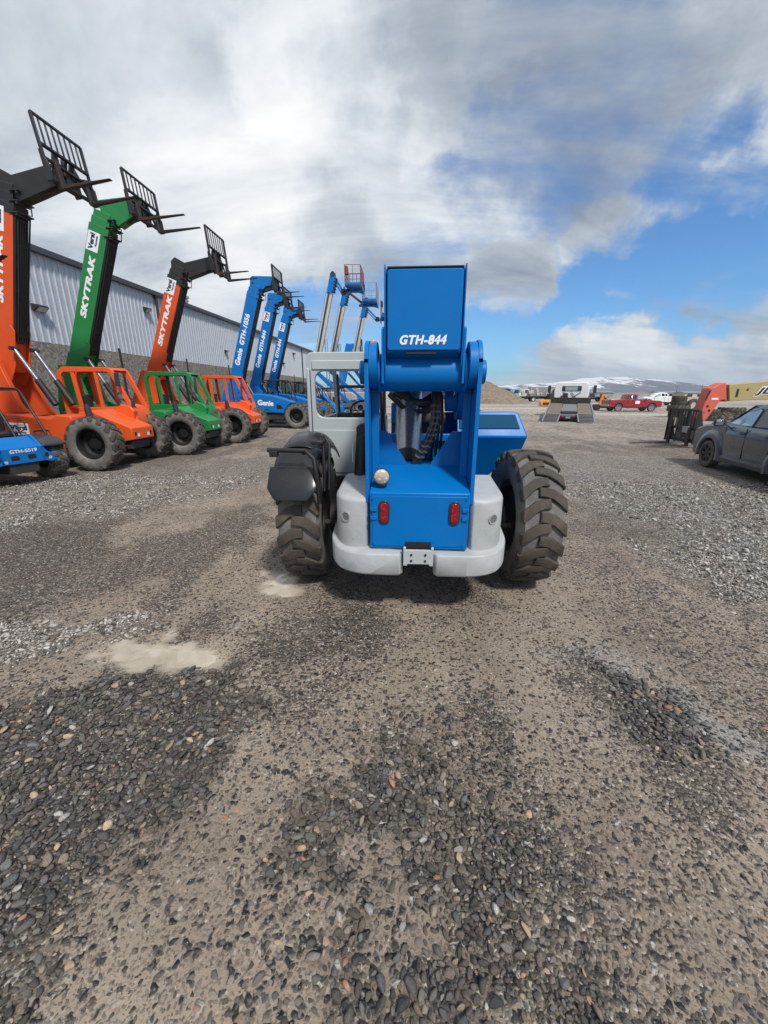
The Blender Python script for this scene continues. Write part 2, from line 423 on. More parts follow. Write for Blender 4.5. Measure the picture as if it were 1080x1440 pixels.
    prof += [(3.30, 1.75), (3.55, 1.45), (4.35, 1.20), (4.6, .95), (4.6, .60), (3.4, .60), (3.4, .96)]
    for sx in (-1, 1):
        x = sx * .405
        p = MM().prism(prof, 'x', x - .015, x + .015).build('mast_plate', BLUE, m, .005)
        e = MM().lathe([(.150, -.03), (.165, -.03), (.165, .03), (.150, .03), (.12, .036), (.12, -.036)], (x - sx * .045, 3.125, 1.99), 36, ax='x'); e.build('pivot_boss', BLUE, p, .004)
        # vertical stiffener inside the plate
        MM().bb(x - sx * .016 - .0, x - sx * .075, 3.20, 3.225, 1.12, 1.85).build('stiffener', BLUE, p, .003)
        MM().cyl((x + sx * .015, 3.125, 1.945), (x + sx * .06, 3.125, 1.945), .085, 24).build('pivot_cap', BLUE, p, .006)
        # V-notch cross plate behind the hood
        w = MM().prism([(sx * .388, 1.18), (sx * .388, 1.485), (sx * .275, 1.485), (sx * .10, 1.205), (sx * .09, 1.18)], 'y', 3.385, 3.40); w.build('cross_plate', BLUE, m, .002)
    # pivot tube
    MM().lathe([(.001, -.33), (.135, -.33), (.142, -.325), (.142, -.305), (.128, -.30), (.128, .30), (.142, .305), (.142, .325), (.135, .33), (.001, .33)], (0, 3.14, 1.935), 48, closed=False, ax='x').build('pivot_tube', BLUE, m, .003)
    # boom with rear cover
    bo = MM().prism([(2.98, 2.075), (2.98, 2.60), (3.5, 2.57), (9.3, 2.02), (9.3, 1.57), (3.9, 1.93), (3.25, 1.96)], 'x', -.262, .262).build('boom', BLUE, m, .01)
    for sx in (-1, 1):
        MM().prism([(2.965, 2.02), (2.965, 2.615), (3.45, 2.60), (3.55, 1.9), (3.2, 1.84), (3.02, 1.88)], 'x', sx * .266, sx * .276).build('side_plate', BLUE, bo, .003)
        MM().prism([(2.975, 1.86), (2.975, 2.225), (3.03, 2.245), (3.5, 2.245), (3.6, 1.85), (3.2, 1.80)], 'x', sx * .278, sx * .296).build('ear_plate', BLUE, bo, .003)
    c = MM().prism(rrect(-.253, .253, 2.082, 2.585, .02), 'y', 2.955, 2.975).build('rear_cover', BLUE, bo, .005)
    MM().bb(-.255, .255, 2.957, 3.02, 2.594, 2.601).build('top_seam', DARK, bo)
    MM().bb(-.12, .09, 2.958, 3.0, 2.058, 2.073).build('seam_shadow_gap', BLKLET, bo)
    text('GTH-844', 'lettering', c, (-.166, 2.954 - VY, 2.118), (1, 0, 0), (0, 0, 1), .325, .062, STICK, .028, .25, 1.12)
    MM().prism([(9.3, 1.62), (9.3, 1.98), (10.2, 1.84), (10.2, 1.48)], 'x', -.20, .20).build('inner_boom', BLUE2, bo, .008)
    MM().prism([(10.1, 1.9), (10.45, 1.8), (10.75, .45), (10.45, .35), (10.05, 1.4)], 'x', -.16, .16).build('boom_head', BLUE2, bo, .01)
    cg = MM()
    for z in (.15, .40, .70): cg.bb(-.8, .8, 10.8, 10.86, z - .04, z + .04)
    for i in range(9): cg.bb(-.8 + i * .2 - .02, -.8 + i * .2 + .02, 10.8, 10.85, .15, .72)
    cg.build('carriage', BLACK, m, .004)
    for sx in (-1, 1): MM().bb(sx * .4 - .06, sx * .4 + .06, 10.86, 10.92, .1, .66).bb(sx * .4 - .06, sx * .4 + .06, 10.92, 12.1, .1, .15).build('fork', RUST, m, .006)
    # lift cylinder, chrome bar, hoses
    lc = MM().cyl((-.10, 3.75, 1.12), (-.09, 4.6, 1.80), .138, 32).build('lift_cylinder', STEELD, m, .004)
    MM().cyl((-.10, 4.55, 1.75), (-.095, 4.8, 1.95), .07, 24).build('rod', STEEL, lc)
    MM().cyl((-.101, 3.70, 1.09), (-.10, 3.83, 1.185), .146, 32).build('collar', BLACK, lc, .004)
    for i, (dx, r_) in enumerate(((0, .023), (.045, .020))):
        pts = []
        for k in range(15):
            t = k / 14
            pts.append((.115 + dx * .8 - .17 * max(0, t - .35) ** 1.5 * 1.9, 3.45 - .12 * math.sin(t * 2.2) + .10 * t, 1.84 - .66 * t))
        ho = MM().tube(pts, r_, 12).build('hydraulic_hose', BLACKP, m, 0, 60)
        wr = MM()
        for k in range(3, 13):
            p0 = V(pts[k]); p1 = V(pts[k + 1]); d_ = (p1 - p0).normalized() * .016
            wr.cyl(p0, p0 + d_, r_ + .006, 12)
        wr.build('hose_clip', RUBG, ho, .001)
    hs = MM()
    for k in range(4):
        hs.tube([(-.22 + .03 * k, 3.42 + .02 * k, 1.83), (-.12 + .03 * k, 3.42, 1.745 - .012 * k), (.02 + .03 * k, 3.45, 1.735), (.12 + .02 * k, 3.5, 1.80)], .014, 8)
    hs.build('hose_bundle', BLACKP, m, 0, 60)
    hz = MM()
    for k, y0 in enumerate((.0, .04, -.03)):
        hz.tube([(.16 + .02 * k, 3.7 + y0, 1.78), (.15 + .03 * k, 3.62, 1.5), (.12 + .04 * k, 3.65, 1.28), (.13 + .05 * k, 3.8, 1.1)], .013, 8)
    hz.build('hose_loop', BLACKP, m, 0, 60)
    bg = MM().cyl((.31, 3.55, 1.74), (.37, 3.55, 1.74), .17, 32); bg.cyl((.22, 3.55, 1.74), (.31, 3.55, 1.74), .10, 28); bg.build('inner_boss', BLUE, m, .004)
    # chassis deck and valve items between plates
    MM().bb(-.39, .39, 3.62, 7.6, .55, 1.0).build('chassis', BLUE2, m, .01)
    ca = MM().bb(-.385, .385, 4.0, 4.06, 1.33, 1.40); ca.bb(-.385, .385, 4.06, 4.1, 1.0, 1.33); ca.build('cross_member', BLUE, m, .006)
    MM().bb(-.26, .26, 3.9, 3.97, 1.02, 1.16).build('valve_block', DARK, m, .01)
    va = MM()
    for k in range(5): va.cyl((-.2 + .1 * k, 3.86, 1.05), (-.2 + .1 * k, 3.9, 1.15), .02, 8)
    va.build('fitting', DARK, m)
    MM().bb(-.31, -.11, 5.0, 5.5, 1.0, 1.60).bb(-.31, -.2, 4.95, 5.0, 1.42, 1.68).build('oil_tank', BLUE, m, .02)
    MM().bb(.06, .30, 4.9, 5.4, 1.0, 1.66).cyl((.02, 4.8, 1.5), (.34, 4.8, 1.5), .07, 14).build('pump_unit', DARK, m, .03)
    MM().tube([(-.30, 4.3, 1.78), (-.1, 4.2, 1.60), (.1, 4.2, 1.62), (.3, 4.3, 1.8)], .03, 8).tube([(-.25, 4.4, 1.8), (-.05, 4.3, 1.66), (.15, 4.3, 1.68), (.3, 4.4, 1.85)], .03, 8).build('boom_hose', HOSE, m, 0, 60)
    # work lamp on the hood
    lm = MM().lathe([(.001, .05), (.050, .05), (.063, .02), (.066, -.02), (.060, -.028), (.001, -.028)], (-.295, 2.99, 1.175), 28, closed=False, ax='y').build('work_lamp', BLACKP, m, .003)
    MM().lathe([(.001, -.038), (.045, -.034), (.060, -.022), (.060, -.01), (.001, -.01)], (-.295, 2.985, 1.175), 28, closed=False, ax='y').build('lens', CLEARL, lm, 0, 60)
    MM().bb(-.305, -.285, 2.98, 3.0, 1.07, 1.12).bb(-.325, -.265, 2.965, 3.02, 1.105, 1.114).build('bracket', BLACK, lm, .002)
    # --- axle and hubs
    ax = MM().cyl((-.8, VY, .60), (.8, VY, .60), .105, 20); ax.cyl((-.85, VY, .60), (-.72, VY, .60), .17, 20); ax.cyl((.72, VY, .60), (.85, VY, .60), .17, 20)
    ax.bb(-.78, -.6, VY - .14, VY - .06, .56, .66); ax.bb(.6, .78, VY - .14, VY - .06, .56, .66); ax.build('rear_axle', DARK, m, .006)
    fa = MM().cyl((-.8, 7.0, .62), (.8, 7.0, .62), .11, 20).build('front_axle', DARK, m)
    st = MM().tube([(-.88, VY - .22, .60), (-.5, VY - .25, .60), (.5, VY - .25, .60), (.88, VY - .22, .60)], .028, 10).build('steering_link', DARK, m)
    for sx in (-1, 1):
        for yy in (VY, 7.05):
            wheel(m, ((-1.07 if sx < 0 else 1.035) if yy < 5 else sx * 1.03, yy - VY, .64), .642, .36, 19, sx, None, R(-90) + (R(2.5) if yy < 5 else R(-4)), rimr=.55, spin=R(random.uniform(0, 20)))
    # --- left rear fender
    fx = -1.05
    def shell(t0, t1, rr, w, nm, edge=.06, n=12, taper=None, dome=.0):
        rows = []; nw = 12
        for i in range(n + 1):
            t = R(t0 + (t1 - t0) * i / n); row = []
            ww = w if not taper else w * (1 - taper * max(0, (i / n - .66) / .34))
            for j in range(nw + 1):
                s_ = -1 + 2 * j / nw; e = abs(s_) ** 4
                r_ = rr - edge * e + dome * (1 - s_ * s_)
                row.append((fx + s_ * ww / 2, VY - r_ * math.cos(t), .655 + r_ * math.sin(t)))
            rows.append(row)
        return MM().grid(rows).build(nm, FENM, fen, .003, 32, .012)
    fen = MM().tube([(fx + .215, VY - .62, .90), (fx + .215, VY - .66, 1.12), (fx + .195, VY - .66, 1.29), (fx + .12, VY - .62, 1.345), (fx - .20, VY - .60, 1.345)], .019, 12).build('fender', HOSE, m, 0, 60)
    shell(62, 132, .735, .43, 'fender_top', .10, 14, None, .045)
    shell(41, 64, .755, .385, 'fender_panel', .03)
    shell(44, 22, .79, .41, 'fender_flap', .015, 12, .34)
    MM().tube([(fx + .235, VY - .50, .98), (fx + .24, VY - .48, 1.12), (fx + .245, VY - .52, 1.36), (fx + .20, VY - .40, 1.42)], .014, 10).tube([(fx + .265, VY - .44, .98), (fx + .268, VY - .42, 1.12), (fx + .275, VY - .40, 1.37), (fx + .22, VY - .34, 1.44)], .014, 10).build('bracket_tube', HOSE, fen, 0, 60)
    MM().box((fx - .15, VY - .60, 1.315), (.07, .05, .05)).box((fx + .1, VY - .60, 1.325), (.03, .05, .03)).box((fx + .2, VY - .5, 1.40), (.10, .10, .03)).build('clamp', HOSE, fen, .008)
    # sway cylinder between fender and mast
    sc = MM().cyl((-.545, 3.60, .95), (-.51, 3.62, 1.44), .060, 24).build('sway_cylinder', BLACK, m, .004)
    MM().lathe([(.001, -.05), (.052, -.05), (.06, -.04), (.06, .04), (.052, .05), (.001, .05)], (-.505, 3.61, 1.475), 24, closed=False, ax='y').cyl((-.505, 3.54, 1.475), (-.505, 3.68, 1.475), .022, 12).build('cylinder_eye', BLACK, sc, .003)
    MM().bb(-.60, -.593, 3.53, 3.55, 1.19, 1.36).build('warning_decal', STICK, sc)
    MM().tube([(-.42, 3.56, 1.22), (-.40, 3.56, 1.2), (-.395, 3.55, 1.1), (-.42, 3.56, 1.05)], .009, 8).build('hose', BLACKP, sc, 0, 60)
    # --- cab
    Y0 = 4.46; xl, xr, zb, zt = -1.215, -.42, .86, 2.215
    cab = MM()
    out = rrect(xl, xr, zb, zt, .07, 5); inn = rrect(xl + .085, xr - .05, 1.53, 2.02, .10, 5)
    ring_prism(cab, out, inn, 'y', Y0, Y0 + .05)
    cab.prism([(Y0 + .04, zt - .02), (Y0 + .10, zt + .005), (Y0 + 1.4, zt - .01), (Y0 + 1.5, zt - .09), (Y0 + .04, zt - .09)], 'x', xl + .03, xr)
    cab.bb(xl + .05, xr - .02, Y0 + .05, Y0 + 1.35, zb, zb + .06)
    for x in (xl + .03, xr - .05): cab.bar((x, Y0 + 1.5, zt - .07), (x, Y0 + 1.75, 1.45), .06, .06); cab.bb(x - .03, x + .03, Y0 + .05, Y0 + 1.75, 1.40, 1.50)
    cab.bb(xl, xl + .05, Y0 + .05, Y0 + 1.4, zb, 1.40); cab.bb(xr - .05, xr, Y0 + .05, Y0 + 1.75, zb, 1.42)
    cab.bb(xl, xr, Y0 + 1.72, Y0 + 1.77, zb, 1.46)
    co_ = cab.build('cab', GREY, m, .01)
    MM().prism(rrect(xl + .06, xr - .02, 2.035, 2.13, .02), 'y', Y0 - .012, Y0 + .01).build('roof_band', GREY, co_, .008)
    MM().bb(xl - .002, xl + .035, Y0 - .02, Y0 + .04, 1.2, 2.05).build('corner_post', GREY, co_, .012)
    MM().bb(xl + .036, xl + .044, Y0 - .004, Y0 + .003, 1.2, 2.03).build('post_groove', DARK, co_)
    MM().bb(xl + .05, xr - .02, Y0 - .008, Y0 + .01, .905, 1.395).build('lower_panel', GREY, co_, .006)
    MM().bb(xl + .08, xr + .04, Y0 - .004, Y0 + .6, .70, .858).build('cab_step', DARK, co_, .01)
    sw = MM().tube([(-.72 + .19 * math.cos(a), 5.62 + .10 * math.sin(a), 1.56 + .13 * math.sin(a)) for a in [i * math.pi / 12 for i in range(24)]], .014, 8, True)
    sw.cyl((-.72, 5.62, 1.56), (-.72, 5.78, 1.2), .025, 10).bar((-.9, 5.62, 1.56), (-.54, 5.62, 1.56), .02, .01).build('steering_wheel', BLACKP, co_)
    MM().bb(-.95, -.52, 4.75, 5.2, 1.05, 1.2).bb(-.93, -.54, 4.68, 4.78, 1.15, 1.50).build('seat', SEAT, co_, .03)
    MM().bb(-1.13, -.5, 5.78, 5.84, 1.2, 1.52).bb(-1.13, -.5, 5.84, 5.87, 1.86, 1.9).bar((-1.13, 6.0, 1.5), (-1.13, 5.9, 2.05), .035, .035).build('dashboard', BLACKP, co_, .01)
    be = MM().cyl((-.50, 4.62, 2.215), (-.50, 4.62, 2.265), .062, 24).build('beacon', BLACKP, m)
    MM().lathe([(.001, 0), (.047, 0), (.045, .06), (.038, .075), (.001, .078)], (-.50, 4.62, 2.265), 24, closed=False, ax='z').build('lens', AMBER, be, 0, 60)
    MM().bb(-.56, -.44, 4.55, 4.7, 2.20, 2.216).build('bracket', BLACK, be)
    # --- engine cover on the right
    ec = MM(); rows = [[(.44, 4.48, 1.60), (1.06, 4.48, 1.60), (1.10, 4.46, 1.585), (1.185, 4.33, 1.345), (1.155, 4.40, 1.20), (.80, 4.55, .84), (.44, 4.55, .80)]]
    b2 = [(x, 6.4, min(z, 1.5)) for x, y, z in rows[0]]
    vs = rows[0] + b2; n = 7
    # rear face in two planes: frame face and undercut
    ec.add(vs + [(.44, 4.33, 1.345), (.44, 4.42, 1.20)], [(0, 1, 2, 3, 14), (14, 3, 4, 15), (15, 4, 5, 6)] + [(i, i + 1, n + i + 1, n + i) for i in range(6)] + [tuple(range(13, 6, -1))])
    e = ec.build('engine_cover', BLUE, m, .014, 30)
    ny, nz = (1.345 - 1.60), (4.33 - 4.48)
    def face(x, t): return (x, 4.33 + .15 * t, 1.345 + .255 * t)
    def panel(x0, x1, t0, t1, sl, off):
        nrm = V((0, -.255, .15)).normalized() * off
        q = [face(x0, t0), face(x1 + sl, t0), face(x1, t1), face(x0, t1)]
        return [tuple(V(a) + nrm) for a in q]
    a_ = panel(.46, 1.06, .30, .86, .045, -.006); b_ = panel(.46, 1.06, .30, .86, .045, .014)
    MM().add(a_ + b_, [(0, 1, 2, 3), (7, 6, 5, 4), (0, 4, 5, 1), (1, 5, 6, 2), (2, 6, 7, 3), (3, 7, 4, 0)]).build('mesh_vent', TEAL, e, .004)
    MM().bb(.5, .56, 4.6, 4.64, 1.60, 1.612).bb(.66, .72, 4.6, 4.64, 1.60, 1.612).build('latch', BLUE, e, .003)
    mr = MM().lathe([(.001, -.02), (.05, -.015), (.075, .0), (.07, .02), (.001, .05)], (.80, 5.9, 1.70), 24, closed=False, ax='y').build('mirror', WHITE, m, 0, 60)
    MM().tube([(.80, 5.92, 1.7), (.80, 6.0, 1.6), (.8, 6.0, 1.45)], .012, 8).build('mirror_arm', BLACK, mr)
    MM().lathe([(.001, -.028), (.045, -.024), (.062, -.01), (.001, -.005)], (.80, 5.9, 1.70), 24, closed=False, ax='y').build('mirror_glass', MIRR, mr, 0, 60)
    # items glimpsed through the gap on the left of the boom
    MM().tube([(-.34, 3.5, 1.85), (-.335, 3.55, 1.6), (-.33, 3.6, 1.35), (-.34, 3.7, 1.2)], .012, 8).tube([(-.31, 3.5, 1.85), (-.315, 3.55, 1.6), (-.30, 3.6, 1.35), (-.32, 3.7, 1.2)], .01, 8).build('side_hose', BLACKP, m, 0, 60)
FENM = paint('glossy black fender plastic', (.012, .013, .015), .26, 0, .12, (.06, .06, .06), scale=3)
GREYH = paint('shaded hole grey', (.13, .14, .15), .6, 0, .2)  # dark tone paints the shade inside the counterweight lifting holes
STEELD = paint('worn grey steel', (.34, .355, .37), .26, .8, .2)
build_main()

# ================================================================== ROW TELEHANDLERS (local +x forward, -y is the side towards the camera)
def carriage(root, o, pitch, w=1.5, h=1.3, n=7, tine=1.15, yoff=0., top=.45):
    """o: bottom pivot point; pitch tilts the frame and the forks"""
    q = Matrix.Rotation(-pitch, 3, 'Y')
    def T(mb): mb.v = [tuple(q @ V(p) + V(o)) for p in mb.v]; return mb
    f = MB(); hw = w / 2
    for s in (-1, 1):
        f.bar((0, yoff + s * hw, 0), (0, yoff + s * hw, h), .07, .035, (0, 1, 0)); f.prism([(-.06, -.02), (.07, -.02), (.07, .3), (-.06, .55)], 'y', yoff + s * hw - .02, yoff + s * hw + .02)
    for z, t in ((.04, .09), (h * .34, .06), (h * (1 - top), .07), (h, .05)): f.bar((0, yoff - hw, z), (0, yoff + hw, z), t, .05)
    for i in range(1, n + 1):
        y = yoff - hw + w * i / (n + 1); f.bar((0, y, h * (1 - top)), (0, y, h), .03, .03)
    for y in (-.22, .22): f.prism([(-.16, 0), (.0, 0), (.0, h * .55), (-.08, h * .62), (-.22, .35)], 'y', yoff + y - .02, yoff + y + .02)
    f.bar((-.03, yoff - .55, .05), (-.03, yoff - .2, h * .5), .03, .10); f.bar((-.03, yoff + .55, .05), (-.03, yoff + .2, h * .5), .03, .10)
    c = T(f).build('carriage', BLACK, root, .006, 35, seg=1)
    T(MB().bar((-.12, -.1 + yoff, .1), (-.10, .1 + yoff, h * .6), .10, .08).cyl((-.2, yoff - .3, .15), (-.2, yoff + .3, .15), .05, 10)).build('tilt_cylinder', DARK, c, .01)
    for s in (-1, 1):
        g = MB(); y = yoff + s * hw * .62
        g.prism([(.03, h * .36), (.03, -.06), (.05, -.10), (tine, -.075), (tine, -.065), (.085, -.03), (.085, h * .36)], 'y', y - .05, y + .05)
        T(g).build('fork', RUST if s < 0 else BLACK, root, .004, 35, seg=1)
    return c
def sticker(root, o, xd, yd, w, h, a, b_=None):
    xd, yd = V(xd).normalized(), V(yd).normalized(); zd = xd.cross(yd); o = V(o); vs = []
    for t in (0, .004):
        for u, v in ((0, 0), (1, 0), (1, 1), (0, 1)): vs.append(tuple(o + xd * u * w + yd * v * h + zd * t))
    st = MB().add(vs, [(3, 2, 1, 0), (4, 5, 6, 7), (0, 1, 5, 4), (1, 2, 6, 5), (2, 3, 7, 6), (3, 0, 4, 7)]).build('sticker', STICK, root)
    p = o + zd * .005 + xd * w * .08 + yd * h * .42
    text(a, 'lettering', st, tuple(p), xd, yd, w * .84, h * .42, NAVY, .03)
    if b_: text(b_, 'lettering', st, tuple(o + zd * .005 + xd * w * .3 + yd * h * .16), xd, yd, w * .55, h * .16, NAVY, .03)
    return st
def boom_parts(root, foot, ang, L, bw, bt, col, headcol, word=None, dark=True, y0=0., head='goose', rod=True, stick=True, head_len=1.0, wordpos=.36, wordlen=.42, word_h=.55, carr=True, cw=1.5, carry=0., pitch=R(8), words=None, tineL=1.15, cylx=.5, chh=1.3, cdz=0.):
    """telescopic boom in the xz plane, foot = lower back corner centreline"""
    u = V((math.cos(ang), 0, math.sin(ang))); nrm = V((math.sin(ang), 0, -math.cos(ang)))   # nrm points forward/down = underside
    f = V((foot[0], y0, foot[1]))
    def pt(a, b): p = f + u * a + nrm * b; return (p.x, p.z)
    h = bw / 2
    o = MB().prism([pt(-.15, -h), pt(L, -h), pt(L, h * .93), pt(-.1, h * .93)], 'y', y0 - bt / 2, y0 + bt / 2).build('boom', col, root, .012)
    lo = MB().prism([pt(.0, -h * 1.1), pt(.45, -h * 1.05), pt(.8, h * .5), pt(1.0, h * .8), pt(.9, h * 1.15), pt(.1, h * 1.25), pt(-.45, h * .8), pt(-.5, -h * .4)], 'y', y0 - bt / 2 - .03, y0 - bt / 2 - .005)
    lo.prism([pt(.0, -h * 1.1), pt(.45, -h * 1.05), pt(.8, h * .5), pt(1.0, h * .8), pt(.9, h * 1.15), pt(.1, h * 1.25), pt(-.45, h * .8), pt(-.5, -h * .4)], 'y', y0 + bt / 2 + .005, y0 + bt / 2 + .03)
    lo.build('pivot_plate', col, o, .008)
    tw = .44 if dark else .26
    k = MB().prism([pt(.7, h * .90), pt(L + .1, h * .90), pt(L + .1, h * 1.10), pt(.7, h * 1.10)], 'y', y0 - bt * tw, y0 + bt * tw)
    for i in range(6): k.tube([V((pt(.6, h * 1.12)[0], y0 - bt * .3 + .06 * i, pt(.6, h * 1.05)[1])), V((pt(L * .5, h * 1.18)[0], y0 - bt * .3 + .05 * i, pt(L * .5, h * 1.12)[1])), V((pt(L, h * 1.12)[0], y0 - bt * .3 + .06 * i, pt(L, h * 1.05)[1]))], .018, 6)
    for i in range(int(L / .5)): q = pt(.8 + i * .5, h * 1.05); k.box((q[0], y0, q[1]), (.06, bt * .72, .05))
    k.build('hose_track', HOSE, o, .0)
    col_ = MB()
    for a, e in ((L + .05, 1.02), (L + .25, .92), (L + .42, .84)):
        p1, p2 = pt(a - .09, -h * e), pt(a + .05, h * e)
        col_.prism([pt(a - .14, -h * e), pt(a + .09, -h * e), pt(a + .09, h * e), pt(a - .14, h * e)], 'y', y0 - bt * e / 2, y0 + bt * e / 2)
    col_.build('boom_sections', headcol if head == 'black' else col, o, .01)
    k2 = MB()
    for a in (L - .05, L + .18, L + .38):
        q = pt(a, h * .9); k2.box((q[0] + .05, y0, q[1]), (.22, bt * 1.15, .025)).cyl((q[0] + .12, y0 - bt * .6, q[1] - .05), (q[0] + .12, y0 + bt * .3, q[1] - .05), .025, 8)
    k2.tube([V((pt(L, h * 1.1)[0], y0, pt(L, h * 1.1)[1])), V((pt(L + .05, h * 2)[0], y0 - .05, pt(L, h * 2)[1])), V((pt(L + .3, h * 1.7)[0], y0, pt(L + .3, h * 1.7)[1]))], .015, 6)
    k2.build('end_fittings', DARK, o)
    # gooseneck head
    tp = pt(L + .45, 0); sz = h * .95; hl = head_len
    hp = [(tp[0] - sz, tp[1] - .15), (tp[0] - sz * .9, tp[1] + .22), (tp[0] - sz * .3, tp[1] + .34), (tp[0] + .25, tp[1] + .16), (tp[0] + hl, tp[1] + .36), (tp[0] + hl + .1, tp[1] - .0), (tp[0] + hl * .55, tp[1] - .22), (tp[0] + sz + .05, tp[1] - .34), (tp[0] + sz, tp[1] - .28)]
    if head == 'blue':
        hp = [(tp[0] - sz, tp[1] - .15), (tp[0] - sz * .75, tp[1] + .38), (tp[0] - sz * .4, tp[1] + .46), (tp[0] + hl, tp[1] + .42), (tp[0] + hl + .05, tp[1] + .05), (tp[0] + hl * .55, tp[1] - .02), (tp[0] + sz * 1.2, tp[1] - .22), (tp[0] + sz, tp[1] - .35)]
    if head == 'green':
        hp = [(tp[0] - sz, tp[1] - .15), (tp[0] - sz * .8, tp[1] + .25), (tp[0] - sz * .2, tp[1] + .34), (tp[0] + hl, tp[1] + .42), (tp[0] + hl + .1, tp[1] + .05), (tp[0] + hl * .4, tp[1] - .30), (tp[0] + sz + .05, tp[1] - .20), (tp[0] + sz, tp[1] - .3)]
    hh = MB().prism(hp, 'y', y0 - bt * .36, y0 + bt * .36).build('boom_head', headcol, root, .015)
    MB().cyl((tp[0] - sz * .4, y0 - bt * .40, tp[1] + .1), (tp[0] - sz * .4, y0 + bt * .40, tp[1] + .1), .08, 16).cyl((tp[0] + hl - .05, y0 - bt * .5, tp[1] + .15), (tp[0] + hl - .05, y0 + bt * .5, tp[1] + .15), .06, 12).build('pin', DARK if head != 'green' else WHITE, hh)
    MB().prism([(tp[0] + hl * .3, tp[1] - .28), (tp[0] + hl + .12, tp[1] - .06), (tp[0] + hl + .12, tp[1] + .12), (tp[0] + hl * .4, tp[1] - .05)], 'y', y0 - bt * .2, y0 + bt * .2).build('link_arm', BLACK, hh, .01)
    if carr: carriage(root, (tp[0] + hl + .18, y0, tp[1] - .32 + cdz), pitch, cw, chh, yoff=carry, tine=tineL)
    # lettering on the near side face
    side = y0 - bt / 2 - .004
    zero = V((f.x, side, f.z))
    def put(body, a0, ln, hh_, b0, **kw):
        p = f + u * a0 + nrm * b0; return text(body, 'lettering', o, (p.x, side, p.z), tuple(u), tuple(-nrm), ln, hh_, STICK, **kw)
    if word: put(word, L * wordpos, L * wordlen, h * word_h * 1.2, h * .20, bold=.034, shear=.2, space=1.05)
    if words:
        for (bd, a0, ln, hh_) in words: put(bd, L * a0, L * ln, hh_, h * .22, bold=.028, shear=.18, space=1.06)
    if stick:
        p = f + u * (L * .86) + nrm * (h * .3); sticker(o, (p.x, side, p.z), tuple(u), tuple(-nrm), .50, .34, 'Versi', 'Rentals')
    # lift cylinders
    if rod:
        for s in (-1, 1):
            a = pt(cylx, h * 1.3); b = (foot[0] + 1.25, foot[1] - .95)
            yy = y0 + s * (bt / 2 + .09)
            A = V((a[0], yy, a[1])); B = V((b[0], yy, b[1])); Mid = A.lerp(B, .55)
            cyl = MB().cyl(Mid, B, .075, 14).build('lift_cylinder', BLACK, root, .004)
            MB().cyl(A, Mid, .042, 12).build('rod', STEEL, cyl)
            MB().cyl(A - V((0, .1, 0)), A + V((0, .1, 0)), .05, 10).build('pin', DARK, cyl)
    return o
